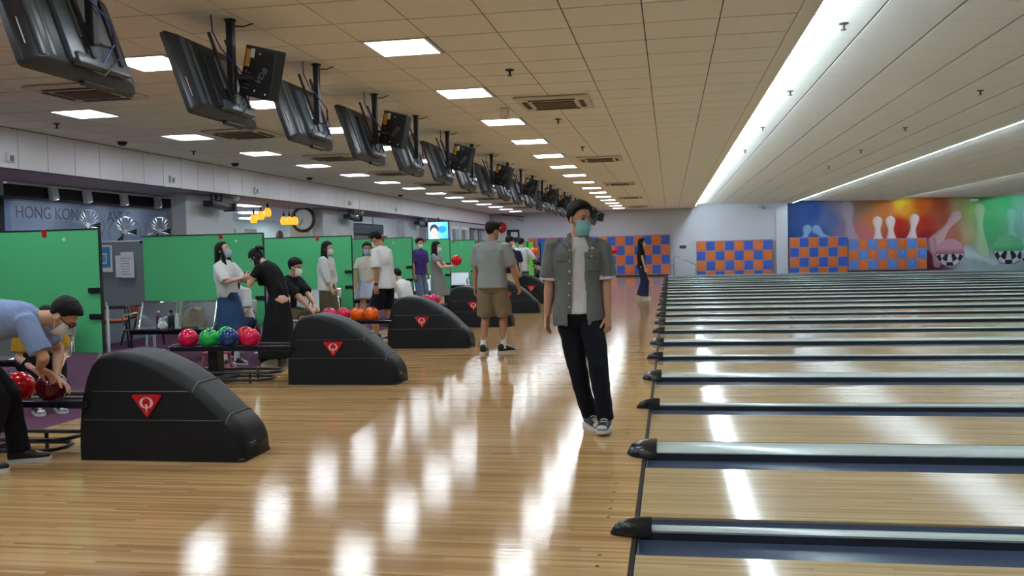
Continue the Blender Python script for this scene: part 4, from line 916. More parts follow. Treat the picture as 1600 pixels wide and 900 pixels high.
# windows of the far office on the cross wall
for i, (x, w_) in enumerate(((-12.2, 0.5), (-11.5, 0.5), (-10.5, 1.0))):
    pass
o = struct(MB().span((-8.80, 36.0, 1.2), (-8.74, 43.6, 2.62)).build('window_1', mat('office_wall', srgb(190, 195, 205), 0.6), smooth=0))
for q in range(4):
    yv = 36.9 + 1.75 * q
    MB().rbox((-8.73, yv, 1.95), (0.03, 1.45, 1.0), 0.01, 1).build('window_frame', M_black if q > 1 else M_white, o)
    MB().box((-8.712, yv - 0.33, 1.93), (0.012, 0.6, 0.8)).build('pane', mat('office_pane', srgb(120, 130, 140), 0.15), o, 0); MB().box((-8.712, yv + 0.33, 1.93), (0.012, 0.6, 0.8)).build('pane', mat('office_pane2', srgb(170, 182, 190), 0.15), o, 0)
# ================================================================== PEOPLE
def skin_mat(name, c): return mat('skin_' + name, c, 0.5, var=0.06, scale=25, bump=0.02, bscale=200)
SKIN = skin_mat('a', srgb(196, 150, 122)); SKIN2 = skin_mat('b', srgb(214, 172, 148)); SKIN3 = skin_mat('c', srgb(172, 122, 92))
HAIR = mat('hair_black', (0.006, 0.005, 0.005), 0.55, spec=0.25, var=0.4, scale=60, bump=0.35, bscale=160, stretch=(3, 3, 0.4))
HAIRB = mat('hair_brown', (0.013, 0.008, 0.007), 0.55, spec=0.25, var=0.4, scale=60, bump=0.35, bscale=160, stretch=(3, 3, 0.4))
def cloth(name, c, rough=0.85): return mat('cloth_' + name, c, rough, var=0.08, scale=30, bump=0.12, bscale=350, spec=0.25)

def ik(a, c, l1, l2, pole):
    d = c - a; L = d.length
    if L > (l1 + l2) * 0.999: c = a + d.normalized() * (l1 + l2) * 0.999; d = c - a; L = d.length
    t = d.normalized(); x = (l1 * l1 - l2 * l2 + L * L) / (2 * L); hgt = math.sqrt(max(0, l1 * l1 - x * x))
    p = pole - t * pole.dot(t)
    p = p.normalized() if p.length > 1e-4 else Vector((0, 1, 0))
    return a + t * x + p * hgt, c
def ring(c, R, a, b, n=24, e=2.4, y0=0.0):
    out = []
    for k in range(n):
        u = 2 * math.pi * k / n; cu, su = math.cos(u), math.sin(u)
        out.append(c + R @ Vector((a * math.copysign(abs(cu) ** (2 / e), cu), y0 + b * math.copysign(abs(su) ** (2 / e), su), 0)))
    return out
def lerp(a, b, t): return a + (b - a) * t

def hand_mb(w, d, n, s, right, curl, thumb=35, spread=5):
    """w wrist, d finger direction, n palm normal"""
    d = d.normalized(); n = (n - d * n.dot(d)).normalized(); tdir = d.cross(n) * (1 if right else -1)
    m = MB(); rings = []
    for t, hw, th in ((-0.02, 0.026, 0.020), (0.0, 0.029, 0.019), (0.03, 0.038, 0.017), (0.06, 0.042, 0.015), (0.088, 0.040, 0.012)):
        rings.append([w + d * (t * s) + tdir * (hw * s * math.cos(u)) + n * (th * s * math.sin(u)) for u in [2 * math.pi * k / 14 for k in range(14)]])
    m.loft(rings)
    for i, (off, ln) in enumerate(((0.030, 0.070), (0.010, 0.080), (-0.011, 0.074), (-0.030, 0.058))):
        p = w + d * (0.080 * s) + tdir * (off * s); ang = math.radians(spread * (1.5 - i)); dd = (d * math.cos(ang) + tdir * math.sin(ang)).normalized()
        pts = [p - dd * 0.02 * s]; q = p; a = 0
        pts.append(q)
        for seg, f in ((0.45, 0.7), (0.32, 1.0), (0.25, 0.8)):
            a += math.radians(curl * f); q = q + (dd * math.cos(a) + n * math.sin(a)) * (ln * seg * s); pts.append(q)
        m.tube(pts, [0.0095 * s, 0.0095 * s, 0.009 * s, 0.0082 * s, 0.0066 * s], 8)
    p = w + d * (0.02 * s) + tdir * (0.026 * s); a = math.radians(thumb); td = (d * math.cos(a) + tdir * math.sin(a) + n * 0.25).normalized()
    q1 = p + td * 0.042 * s; td2 = (td + d * 0.35 + n * math.radians(curl) * 0.5).normalized(); q2 = q1 + td2 * 0.032 * s; q3 = q2 + td2 * 0.024 * s
    m.tube([p - td * 0.015 * s, p, q1, q2, q3], [0.013 * s, 0.013 * s, 0.0105 * s, 0.0095 * s, 0.0075 * s], 8)
    return m

def person(label, loc, heading, h=1.70, sex='m', skin=None, fine=0.009,
           pelvis=(0, 0, 0.925), lean=0, side=0, twist=0, pyaw=0, head=(0, 0, 0), neck_fwd=0.0, hunch=0.0,
           hands=None, feet=None, poles=None, kpoles=None, palms=None, hdirs=None, curl=(22, 22), footdirs=(0, 0), footpitch=(0, 0),
           hair='short', hairmat=None, fringe=0.0, hairvol=1.0, mask=None, glasses=False,
           top=None, bottom=None, shoes=None, socks=None, build=1.0, scale_sh=1.0):
    """local frame: faces +Y, right hand on +X. Lengths for a 1.75 m figure, scaled by s."""
    s = h / 1.75; skin = skin or SKIN; fem = sex == 'f'
    root = thing('person', label, 'person', (loc[0], loc[1], loc[2] if len(loc) > 2 else 0), heading - 90)
    P0 = Vector(pelvis) * s
    def RR(f, tw=0): return RZ(pyaw * (1 - f) + twist * f) @ RY(side * f) @ RX(-(lean * (0.45 + 0.55 * f) + hunch * f * f))
    Rp = RZ(pyaw) @ RX(-lean * 0.45); R1, R2, R3 = RR(0.25), RR(0.65), RR(1.0)
    P1 = P0 + R1 @ V(0, 0, 0.17 * s); P2 = P1 + R2 @ V(0, 0, 0.18 * s); P3 = P2 + R3 @ V(0, 0, 0.20 * s)
    shw = (0.165 if fem else 0.182) * s * scale_sh; b_ = build
    Rh = RZ(head[0]) @ RY(head[2]) @ RX(-head[1])
    nd = (R3 @ V(0, 0.12, 1) + Rh @ V(0, 0, 1)).normalized()
    HC = P3 + nd * (0.145 * s) + (Rh @ V(0, 0.02 + neck_fwd, 0)) * s
    SH = [P3 + R3 @ V(sx * shw, -0.005 * s, -0.058 * s) for sx in (-1, 1)]
    HIP = [P0 + Rp @ V(sx * 0.088 * s, 0, -0.015 * s) for sx in (-1, 1)]
    LA1, LA2, LL1, LL2 = 0.29 * s, 0.245 * s, 0.43 * s, 0.415 * s
    W_, EL, AN, KN = [], [], [], []
    for i, sx in enumerate((-1, 1)):
        t = hands[i] if hands and hands[i] is not None else None
        t = Vector(t) * s if t is not None else SH[i] + V(sx * 0.045 * s, 0.03 * s, -0.52 * s)
        pole = Vector(poles[i]) if poles and poles[i] is not None else V(sx * 0.5, -1, -0.2)
        e, w = ik(SH[i], t, LA1, LA2, pole); EL.append(e); W_.append(w)
        f = feet[i] if feet and feet[i] is not None else (sx * 0.10, 0.0, 0.085)
        f = Vector(f) * s; kp = Vector(kpoles[i]) if kpoles and kpoles[i] is not None else V(sx * 0.12, 1, 0)
        k, f = ik(HIP[i], f, LL1, LL2, kp); KN.append(k); AN.append(f)
    # ---------------- body
    m = MB()
    spine = [(P0 + Rp @ V(0, 0, -0.10 * s), Rp, 0.125, 0.085), (P0 + Rp @ V(0, 0, -0.04 * s), Rp, 0.155, 0.10), (P0, Rp, 0.16, 0.105), (P0 + R1 @ V(0, 0, 0.09 * s), R1, 0.145, 0.095), (P1, R1, 0.128 if fem else 0.138, 0.09), (lerp(P1, P2, 0.5), R2, 0.138 if fem else 0.15, 0.098), (P2, R2, 0.150 if fem else 0.165, 0.108), (lerp(P2, P3, 0.45), R3, 0.155 if fem else 0.172, 0.10), (lerp(P2, P3, 0.8), R3, 0.12, 0.075), (P3, R3, 0.06, 0.055)]
    m.loft([ring(c, R, a * s * b_, b * s * b_, 24) for c, R, a, b in spine])
    nk = 0.050 if fem else 0.056
    m.tube([lerp(P2, P3, 0.75), P3, lerp(P3, HC, 0.5), HC + Rh @ V(0, -0.015, -0.02) * s], [nk * 1.25 * s, nk * 1.1 * s, nk * s, nk * s], 14)
    for i, sx in enumerate((-1, 1)):
        a, e, w = SH[i], EL[i], W_[i]; q = (0.86 if fem else 1.0) * b_
        m.tube([a + R3 @ V(-sx * 0.05, 0, 0.0) * s, a, lerp(a, e, 0.35), lerp(a, e, 0.75), e, lerp(e, w, 0.25), lerp(e, w, 0.6), w], [0.05 * s * q, 0.055 * s * q, 0.048 * s * q, 0.042 * s * q, 0.038 * s * q, 0.040 * s * q, 0.033 * s * q, 0.025 * s * q], 14)
        hp, k, f = HIP[i], KN[i], AN[i]
        back = (hp - k).cross(V(1, 0, 0)).normalized() * 0
        kb = (k - (hp + f) / 2); kb = kb.normalized() if kb.length > 0.01 else V(0, 1, 0)
        m.tube([hp + V(0, 0, 0.03 * s), lerp(hp, k, 0.2), lerp(hp, k, 0.6), k, lerp(k, f, 0.28) - kb * 0.014 * s, lerp(k, f, 0.65) - kb * 0.006 * s, f], [0.082 * s * b_, 0.083 * s * b_, 0.066 * s * b_, 0.052 * s * b_, 0.055 * s * b_, 0.042 * s * b_, 0.034 * s], 14)
        m.ell(f + RZ(footdirs[i]) @ V(0, 0.06, -0.035) * s, (0.036 * s, 0.10 * s, 0.03 * s), RZ(footdirs[i]))
    def HP(x, y, z): return HC + Rh @ (V(x, y, z) * s)
    m.ell(HP(0, -0.010, 0.032), [q * s for q in (0.074, 0.092, 0.083)], Rh, 20, 14)
    m.ell(HP(0, 0.020, -0.028), [q * s for q in (0.060, 0.068, 0.084)], Rh, 18, 12)
    m.ell(HP(0, 0.042, -0.080), [q * s for q in (0.040, 0.038, 0.034)], Rh, 14, 8)
    m.ell(HP(0, 0.088, -0.026), [q * s for q in (0.014, 0.022, 0.014)], Rh, 10, 8); m.tube([HP(0, 0.080, 0.018), HP(0, 0.094, -0.018)], [0.008 * s, 0.012 * s], 8)
    m.ell(HP(0, 0.070, 0.026), [q * s for q in (0.050, 0.018, 0.010)], Rh, 14, 6)
    m.ell(HP(0, 0.080, -0.062), [q * s for q in (0.024, 0.010, 0.010)], Rh, 10, 6)
    for sx in (-1, 1): m.ell(HP(sx * 0.076, -0.008, -0.008), [q * s for q in (0.010, 0.022, 0.032)], Rh @ RZ(-sx * 20), 10, 8)
    hm = MB()
    for i, sx in enumerate((-1, 1)):
        d = Vector(hdirs[i]) if hdirs and hdirs[i] is not None else (W_[i] - EL[i])
        n = Vector(palms[i]) if palms and palms[i] is not None else V(-sx, 0.15, 0)
        q = hand_mb(W_[i], d, n, s * (0.92 if fem else 1.0), i == 1, curl[i]); hm.add([Vector(v) for v in q.v], q.f)
    hr = remesh_raw(hm, 0.0045 if fine < 0.008 else 0.0065, 1)
    remesh(m, 'body', skin, root, fine, 4, keep=hr)
    # ---------------- face
    ink = mat('eye_dark', (0.01, 0.008, 0.008), 0.2); brow = HAIR
    for sx in (-1, 1):
        MB().ell(HP(sx * 0.029, 0.0795, 0.006), [q * s for q in (0.0135, 0.006, 0.0045)], Rh @ RZ(-sx * 14), 10, 6).build('eye', ink, root)
        MB().tube([HP(sx * 0.014, 0.091, 0.027), HP(sx * 0.030, 0.088, 0.032), HP(sx * 0.046, 0.078, 0.027)], [0.0035 * s, 0.0042 * s, 0.002 * s], 6).build('eyebrow', brow, root)
    if glasses:
        g = MB()
        for sx in (-1, 1):
            g.tube([HP(sx * 0.032 + 0.024 * math.cos(t), 0.096, 0.004 + 0.018 * math.sin(t)) for t in [2 * math.pi * k / 14 for k in range(14)]], 0.0028 * s, 6, True); g.tube([HP(sx * 0.055, 0.094, 0.008), HP(sx * 0.076, 0.05, 0.008), HP(sx * 0.078, -0.01, 0.004)], 0.003 * s, 6)
        g.tube([HP(-0.009, 0.098, 0.008), HP(0.009, 0.098, 0.008)], 0.0028 * s, 6); g.build('glasses', M_black, root)
    if mask:
        mm = MB(); nu, nv = 20, 12; g0, g1 = [], []
        for j in range(nv + 1):
            for i in range(nu + 1):
                az = math.radians(lerp(-72, 72, i / nu)); t = j / nv; el = math.radians(lerp(-62, 36, t))
                pl = 1.0 + 0.012 * math.sin(t * math.pi * 5) * (0.25 < t < 0.8)
                rx, ry, rz = 0.068, 0.086 * pl, 0.078
                p = V(rx * math.sin(az) * math.cos(el) ** 0.6, 0.018 + ry * math.cos(az) * math.cos(el) ** 0.75, -0.052 + rz * math.sin(el))
                p.y += 0.012 * math.exp(-((p.x / 0.02) ** 2)) * max(0, math.sin(t * math.pi))
                g0.append(HP(*p)); q_ = (p - V(0, 0.0, -0.05)); g1.append(HP(*(p - q_ * 0.04)))
        N_ = (nu + 1) * (nv + 1); fs = []
        for j in range(nv):
            for i in range(nu):
                a = j * (nu + 1) + i; fs.append((a, a + 1, a + nu + 2, a + nu + 1)); fs.append((N_ + a + nu + 1, N_ + a + nu + 2, N_ + a + 1, N_ + a))
        for i in range(nu): fs.append((i, N_ + i, N_ + i + 1, i + 1)); a = nv * (nu + 1) + i; fs.append((a, a + 1, N_ + a + 1, N_ + a))
        for j in range(nv): a = j * (nu + 1); b = a + nu + 1; fs.append((a, b, N_ + b, N_ + a)); a += nu; b += nu; fs.append((a, N_ + a, N_ + b, b))
        mk = mm.add(g0 + g1, fs).build('mask', mask, root, 60)
        lo = MB()
        for sx in (-1, 1):
            for z in (-0.015, -0.085): lo.tube([HP(sx * 0.062, 0.045, z), HP(sx * 0.076, 0.015, z * 0.6), HP(sx * 0.082, -0.022, 0.004 + z * 0.15)], 0.0018 * s, 5)
        lo.build('ear_loop', M_paper, mk)
    # ---------------- hair
    hmat = hairmat or HAIR
    def hairline(az):
        T = [(0, 0.58 - fringe), (35, 0.52 - fringe), (55, 0.30 - fringe * 0.6), (68, -0.12), (80, -0.30), (92, -0.18), (106, -0.30), (124, -0.80), (180, -1.02)]
        if hair != 'short': T = [(0, 0.60 - fringe), (35, 0.52 - fringe), (55, 0.22 - fringe * 0.5), (70, -0.35), (90, -0.80), (180, -0.95)]
        az = abs(az)
        for (a, b), (c, d) in zip(T, T[1:]):
            if az <= c: return lerp(b, d, (az - a) / (c - a))
        return -0.8
    hb = MB(); nu, nv = 44, 26; rings = []
    for j in range(nv + 1):
        el = lerp(-1.3, 1.5, j / nv); rr_ = []
        for i in range(nu):
            az = 2 * math.pi * i / nu; azd = math.degrees(az); azd = azd - 360 if azd > 180 else azd
            d = V(math.sin(az) * math.cos(el), math.cos(az) * math.cos(el), math.sin(el))
            base = 1.0 / math.sqrt((d.x / 0.076) ** 2 + (d.y / 0.094) ** 2 + (d.z / 0.085) ** 2)
            k = max(0, min(1, (el - hairline(azd)) / 0.14 + 0.3)); k = k * k * (3 - 2 * k)
            th = (0.004 + 0.020 * max(0, min(1, (el + 0.35) / 1.1)) + (0.004 if abs(azd) > 110 else 0)) * hairvol if hair == 'short' else (0.012 + 0.008 * max(0, d.z)) * hairvol
            nz = noise.noise(d * 6 + V(h * 9, 0, 0)) * 0.004 + noise.noise(d * 16) * 0.002
            rr_.append(HP(*(V(0, -0.010, 0.032) + d * (base + lerp(-0.022, th + nz, k)))))
        rings.append(rr_)
    hb.loft(rings)
    down = V(0, 0, -1)
    if hair in ('long', 'bob', 'tie'):
        Lh = {'long': 0.34, 'bob': 0.16, 'tie': 0.05}[hair]
        nr = 9; rg = []
        Rb = RZ(head[0])
        for j in range(nr):
            t = j / (nr - 1)
            c = HP(0, -0.052, 0.03) + down * (t * (0.14 + Lh) * s) + (Rb @ V(0, -0.02 * math.sin(t * 2.2), 0)) * s - (R3 @ V(0, 0.055 * t * (lean > 25), 0)) * s
            a = lerp(0.078, 0.082, t) * (1 - 0.35 * max(0, t - 0.7) / 0.3); b = lerp(0.062, 0.040, t)
            rg.append([p + V(noise.noise(p * 9), noise.noise(p * 9 + V(3, 0, 0)), 0) * 0.012 for p in ring(c, Rb, a * s, b * s, 20, 2.6)])
        hb.loft(rg)
        if hair == 'long':
            for sx in (-1, 1):
                hb.tube([HP(sx * 0.066, 0.02, 0.05), HP(sx * 0.079, 0.012, -0.03), HP(sx * 0.080, 0.0, -0.10), HP(sx * 0.080, 0.0, -0.10) + down * 0.14 * s + (Rb @ V(0, 0.04, 0)) * s, HP(sx * 0.075, 0.0, -0.10) + down * 0.26 * s + (Rb @ V(0, 0.05, 0)) * s], [0.016 * s, 0.020 * s, 0.026 * s, 0.028 * s, 0.010 * s], 10)
    if hair == 'tie': hb.ell(HP(0, -0.115, 0.02), [0.035 * s] * 3); hb.tube([HP(0, -0.12, 0.02), HP(0, -0.15, -0.06), HP(0, -0.13, -0.14)], [0.025 * s, 0.028 * s, 0.006 * s], 8)
    hb.build('hair', hmat, root, 180)
    # ---------------- bottoms
    if bottom:
        kind, bm_ = bottom[0], bottom[1]; bo = MB(); fit = bottom[2] if len(bottom) > 2 else 1.0
        wz = 0.10; tf = min([9] + [q[2] for q in (top if isinstance(top, list) else [top]) if top and q[3] > 0]); pf = min(fit, tf * 0.90); pq = 0.93 if fem else 1.0
        if tf > 8: pf = fit; pq = 1.0
        pel = [(P0 + R1 @ V(0, 0, wz * s), R1, 0.150, 0.105), (P0 + R1 @ V(0, 0, 0.05 * s), R1, 0.160, 0.114), (P0, Rp, 0.172, 0.122), (P0 + Rp @ V(0, 0, -0.06 * s), Rp, 0.172, 0.120), (P0 + Rp @ V(0, 0, -0.12 * s), Rp, 0.14, 0.10)]
        if kind in ('trousers', 'shorts', 'wide'):
            bo.loft([ring(c, R, a * s * b_ * pf * pq, b * s * b_ * pf * pq, 24) for c, R, a, b in pel])
            for i in range(2):
                hp, k, f = HIP[i], KN[i], AN[i]
                if kind == 'shorts':
                    e = bottom[3] if len(bottom) > 3 else 0.92
                    bo.tube([hp + V(0, 0, 0.03 * s), lerp(hp, k, 0.3), lerp(hp, k, 0.65), lerp(hp, k, e)], [0.084 * s * pf * b_, 0.096 * s * fit * b_, 0.099 * s * fit * b_, 0.098 * s * fit * b_], 18)
                else:
                    wk = (0.075, 0.070, 0.066) if kind == 'trousers' else (0.092, 0.10, 0.105)
                    bo.tube([hp + V(0, 0, 0.03 * s), lerp(hp, k, 0.25), lerp(hp, k, 0.7), k, lerp(k, f, 0.4), lerp(k, f, 0.8), f + V(0, 0, 0.0 * s)], [0.084 * s * pf * b_, 0.094 * s * fit * b_, 0.084 * s * fit, wk[0] * s * fit, wk[1] * s * fit, wk[2] * s * fit, wk[2] * 1.02 * s * fit], 18)
            remesh(bo, kind if kind != 'wide' else 'trousers', bm_, root, 0.011, 3, 0.012, 13, seed=h * 7)
        else:   # skirt, length given
            ln = bottom[3]; fl = bottom[4] if len(bottom) > 4 else 1.25; rg = []
            kc = (KN[0] + KN[1]) / 2
            for j in range(10):
                t = j / 9; c = P0 + R1 @ V(0, 0, 0.12 * s) if t == 0 else lerp(P0 + R1 @ V(0, 0, 0.12 * s), V(lerp(P0.x, kc.x, 0.7), lerp(P0.y, kc.y, 0.7), P0.z - ln * s), t)
                g = lerp(0.0, 1.0, min(1, t * 2.2)); a = lerp(0.150, 0.172, g) * lerp(1, fl, t); b = lerp(0.122, 0.138, g) * lerp(1, fl, t); Rk = R1 if j < 2 else (Rp if j < 3 else RZ(pyaw))
                rg.append([p + (p - c) * (0.05 * t * math.sin(7 * (2 * math.pi * k / 32) + h * 5)) for k, p in enumerate(ring(c, Rk, a * s * fit, b * s * fit, 32, 2.1))])
            remesh(bo.loft(rg), 'skirt', bm_, root, 0.012, 2, 0.008, 12, seed=h * 5)
    # ---------------- tops
    def top_rings(f, hem, neck=1.0):
        rg = [(P0 + Rp @ V(0, 0, -hem * s), Rp, 0.172, 0.128), (P0 + Rp @ V(0, 0, -hem * 0.5 * s), Rp, 0.174, 0.128), (P0 + R1 @ V(0, 0, 0.04 * s), R1, 0.170, 0.122), (lerp(P0, P1, 0.7), R1, 0.160, 0.114), (P1, R1, 0.156, 0.112), (lerp(P1, P2, 0.5), R2, 0.162, 0.116), (P2, R2, 0.174, 0.122), (lerp(P2, P3, 0.45), R3, 0.180, 0.112), (lerp(P2, P3, 0.74), R3, 0.150, 0.090), (lerp(P2, P3, 0.93), R3, 0.095, 0.074), (P3 + R3 @ V(0, 0.004, 0.012) * s, R3, 0.068, 0.064)]
        if hem < 0: rg = [(P0 + R1 @ V(0, 0, -hem * s), R1, 0.152, 0.108)] + rg[4 if hem < -0.1 else 3:]
        q = 0.93 if fem else 1.0
        return [ring(c, R, a * s * f * b_ * q, b * s * f * b_ * q, 28) for c, R, a, b in rg]
    def sleeves(mb, f, ln):
        for i, sx in enumerate((-1, 1)):
            a, e, w = SH[i], EL[i], W_[i]; st = a + R3 @ V(-sx * 0.06, 0, 0.005) * s; q = 0.9 if fem else 1.0
            r0, r1 = 0.064 * s * f * b_ * q, 0.068 * s * f * b_ * q
            if ln <= 1: mb.tube([st, a + V(0, 0, -0.006 * s), lerp(a, e, ln * 0.5), lerp(a, e, ln)], [r0 * 0.8, r0 * 0.95, r1, r1], 16)
            else: mb.tube([st, a, lerp(a, e, 0.5), e, lerp(e, w, (ln - 1) * 0.5), lerp(e, w, ln - 1)], [r0, r0, r0 * 0.98, r0 * 0.95, r0 * 0.92, r0 * 0.80], 16)
    if top:
        for tp in (top if isinstance(top, list) else [top]):
            kind, tm = tp[0], tp[1]; f = tp[2]; hem = tp[3]; sl = tp[4]
            t_ = MB()
            if kind == 'tee':
                t_.loft(top_rings(f, hem)); 
                if sl > 0: sleeves(t_, f, sl)
                remesh(t_, 'shirt', tm, root, 0.010, 3, 0.012 if tp[5:] == () else tp[5], 12, seed=h * 3)
            elif kind == 'open':      # unbuttoned shirt: C-shaped rings
                full = top_rings(f, hem); rg = []
                for j, rr_ in enumerate(full):
                    c = sum(rr_, V(0, 0, 0)) / len(rr_); n = len(rr_); gap = math.radians(lerp(20, 15, min(1, j / 6)) + 16 * max(0, j - 7))
                    def at(u, k):
                        uu = (u / (2 * math.pi) * n) % n; i0 = int(uu); p = lerp(rr_[i0 % n], rr_[(i0 + 1) % n], uu - i0); return c + (p - c) * k
                    us = [math.pi / 2 + gap + (2 * math.pi - 2 * gap) * q / 36 for q in range(37)]
                    rg.append([at(u, 1.0) for u in us] + [at(u, 0.88) for u in us[::-1]])
                t_.loft(rg); sleeves(t_, f, sl)
                remesh(t_, 'overshirt', tm, root, 0.008, 2, 0.010, 13, seed=2)
    # ---------------- socks, shoes
    for i, sx in enumerate((-1, 1)):
        f = AN[i]; R = RZ(footdirs[i]) @ RX(footpitch[i])
        def FP(x, y, z): return f + R @ (V(x, y, z) * s)
        if socks:
            hgt = socks[1]; k = KN[i]; u = (k - f).normalized()
            MB().tube([f - u * 0.03 * s, f + u * hgt * 0.4 * s, f + u * hgt * s], [0.042 * s, 0.042 * s, 0.047 * s], 14).build('sock', socks[0], root)
        if shoes:
            q = 0.9 if fem else 1.0; sec = []
            for y, w_, z in ((-0.075, 0.024, 0.015), (-0.066, 0.034, 0.03), (-0.035, 0.039, 0.038), (0.02, 0.040, 0.030), (0.07, 0.043, 0.002), (0.12, 0.046, -0.018), (0.16, 0.042, -0.030), (0.185, 0.028, -0.042), (0.195, 0.012, -0.050)):
                zb = -0.062; hh_ = (z - zb) / 2
                sec.append([FP(w_ * q * math.copysign(abs(math.cos(u)) ** 0.75, math.cos(u)), y * q, zb + hh_ + hh_ * math.copysign(abs(math.sin(u)) ** 0.8, math.sin(u))) for u in [2 * math.pi * k / 16 for k in range(16)]])
            sh = MB().loft(sec).build('shoe', shoes[0], root, 60)
            so = []
            for y, w_ in ((-0.084, 0.020), (-0.074, 0.036), (-0.03, 0.043), (0.04, 0.043), (0.10, 0.050), (0.15, 0.049), (0.185, 0.034), (0.204, 0.012)): so.append((y, w_))
            up_ = [FP(w_ * q, y * q, -0.058) for y, w_ in so] + [FP(-w_ * q, y * q, -0.058) for y, w_ in so[::-1]]; dn = [FP(w_ * q, y * q, -0.085) for y, w_ in so] + [FP(-w_ * q, y * q, -0.085) for y, w_ in so[::-1]]
            MB().loft([dn, up_]).build('sole', shoes[1], sh, 40)
            if len(shoes) > 2:
                MB().ell(FP(0, 0.16 * q, -0.045), [0.040 * s * q, 0.038 * s, 0.020 * s], R).build('toe_cap', shoes[2], sh)
                for y in (0.05, 0.075, 0.10): MB().tube([FP(-0.026, y * q, lerp(0.018, -0.012, (y - 0.05) / 0.05) + 0.004), FP(0, y * q, lerp(0.018, -0.012, (y - 0.05) / 0.05) + 0.012), FP(0.026, y * q, lerp(0.018, -0.012, (y - 0.05) / 0.05) + 0.004)], 0.004 * s, 5).build('lace', shoes[2], sh)
    return dict(root=root, s=s, P0=P0, P1=P1, P2=P2, P3=P3, R1=R1, R2=R2, R3=R3, HC=HC, Rh=Rh, SH=SH, EL=EL, W=W_, KN=KN, AN=AN)

C_grey = cloth('grey_shirt', srgb(112, 118, 116)); C_white = cloth('white', srgb(214, 216, 218)); C_navy = cloth('navy', (0.006, 0.008, 0.014)); C_black = cloth('black', (0.008, 0.008, 0.010))
C_khaki = cloth('khaki', srgb(128, 114, 92)); C_gtee = cloth('grey_tee', srgb(142, 148, 148)); C_blue = cloth('blue_tee', srgb(132, 152, 190)); C_denim = cloth('denim', srgb(48, 78, 116)); C_ldenim = cloth('light_denim', srgb(168, 182, 200))
C_olive = cloth('olive', srgb(92, 86, 66)); C_purple = cloth('purple', srgb(74, 56, 128)); C_jean = cloth('jean', srgb(110, 124, 154)); C_dress = cloth('dress', srgb(132, 136, 138)); C_cream = cloth('cream', srgb(206, 204, 188)); C_beige = cloth('beige', srgb(190, 176, 144)); C_yellow = cloth('yellow', srgb(190, 150, 50)); C_indigo = cloth('indigo', srgb(32, 44, 74))
MK_teal = mat('mask_teal', srgb(136, 205, 212), 0.7, var=0.03); MK_white = mat('mask_white', srgb(226, 228, 226), 0.7, var=0.03); MK_blue = mat('mask_blue', srgb(160, 180, 205), 0.7, var=0.03)
SH_black = mat('shoe_black', (0.012, 0.012, 0.014), 0.5); SH_sole = mat('shoe_sole', srgb(205, 206, 200), 0.6); SH_white = mat('shoe_white', srgb(200, 204, 200), 0.5); SH_navy = mat('shoe_navy', (0.015, 0.02, 0.03), 0.5)

# ---- walking man in open grey shirt
p = person('man in an open grey shirt and teal mask walking along the approach', (-0.66, 7.05), -88, 1.76, skin=SKIN, fine=0.0065,
    pelvis=(0.045, 0, 0.92), lean=-1, side=-1, twist=4, head=(40, 4, -3),
    hands=((-0.185, 0.06, 0.80), (0.295, 0.02, 0.79)), curl=(28, 24), palms=((0.8, -0.5, 0), (-0.9, 0.3, 0)),
    feet=((-0.150, 0.12, 0.095), (-0.02, -0.08, 0.085)), footdirs=(-8, 24), footpitch=(4, 0),
    hair='short', hairvol=1.35, mask=MK_teal,
    top=[('tee', C_white, 1.02, 0.02, 0.0), ('open', C_grey, 1.15, 0.11, 0.84)], bottom=('trousers', C_navy, 0.98), shoes=(SH_navy, SH_sole, SH_white), build=1.0, scale_sh=1.06)
r, s = p['root'], p['s']
def chest(P, R, x, y, z): return P + R @ (V(x, y, z) * s)
# placket buttons, pocket, collar, cuffs
for k, (P, R, z) in enumerate(((p['P2'], p['R3'], 0.11), (p['P2'], p['R2'], 0.03), (p['P1'], p['R2'], 0.13), (p['P1'], p['R1'], 0.04), (p['P0'], p['R1'], 0.12), (p['P0'], p['R1'], 0.03))):
    c = chest(P, R, 0.062, 0.140, z); MB().ell(c, (0.008, 0.005, 0.008)).build('button', M_paper, r)
    MB().rbox(chest(P, R, 0.062, 0.132, z), (0.03, 0.008, 0.10), 0.003, 1).build('placket', C_grey, r)
pk = MB().rbox(chest(p['P2'], p['R2'], -0.105, 0.128, 0.015), (0.105, 0.012, 0.12), 0.005, 2, RZ(12)).build('pocket', C_grey, r); MB().rbox(chest(p['P2'], p['R2'], -0.105, 0.138, 0.075), (0.112, 0.012, 0.04), 0.005, 2, RZ(12)).build('pocket_flap', C_grey, pk); MB().ell(chest(p['P2'], p['R2'], -0.105, 0.146, 0.06), (0.007, 0.005, 0.007)).build('button', M_paper, pk)
MB().rbox(chest(p['P2'], p['R2'], 0.115, 0.128, 0.045), (0.10, 0.012, 0.04), 0.005, 2, RZ(-14)).build('pocket_flap', C_grey, r)
for sx in (-1, 1):
    MB().loft([[chest(p['P3'], p['R3'], sx * a, b, z) for a, b, z in ((0.052, 0.072, 0.004), (0.078, 0.050, 0.018), (0.118, 0.078, -0.050), (0.082, 0.104, -0.078))], [chest(p['P3'], p['R3'], sx * a, b + 0.012, z + 0.004) for a, b, z in ((0.052, 0.072, 0.004), (0.078, 0.050, 0.018), (0.118, 0.078, -0.050), (0.082, 0.104, -0.078))]]).build('collar', C_grey, r)
    i = 0 if sx < 0 else 1; a, e = p['SH'][i], p['EL'][i]
    MB().tube([lerp(a, e, 0.78), lerp(a, e, 0.90)], [0.077 * s, 0.078 * s], 20).build('cuff', C_white, r)
cr = MB().tube([chest(p['P3'], p['R3'], 0.074 * math.cos(t), 0.066 * math.sin(t) + 0.0, 0.022 - 0.018 * math.sin(t)) for t in [math.radians(140 + 260 * k / 20) for k in range(21)]], 0.013, 8).build('collar_band', C_grey, r)

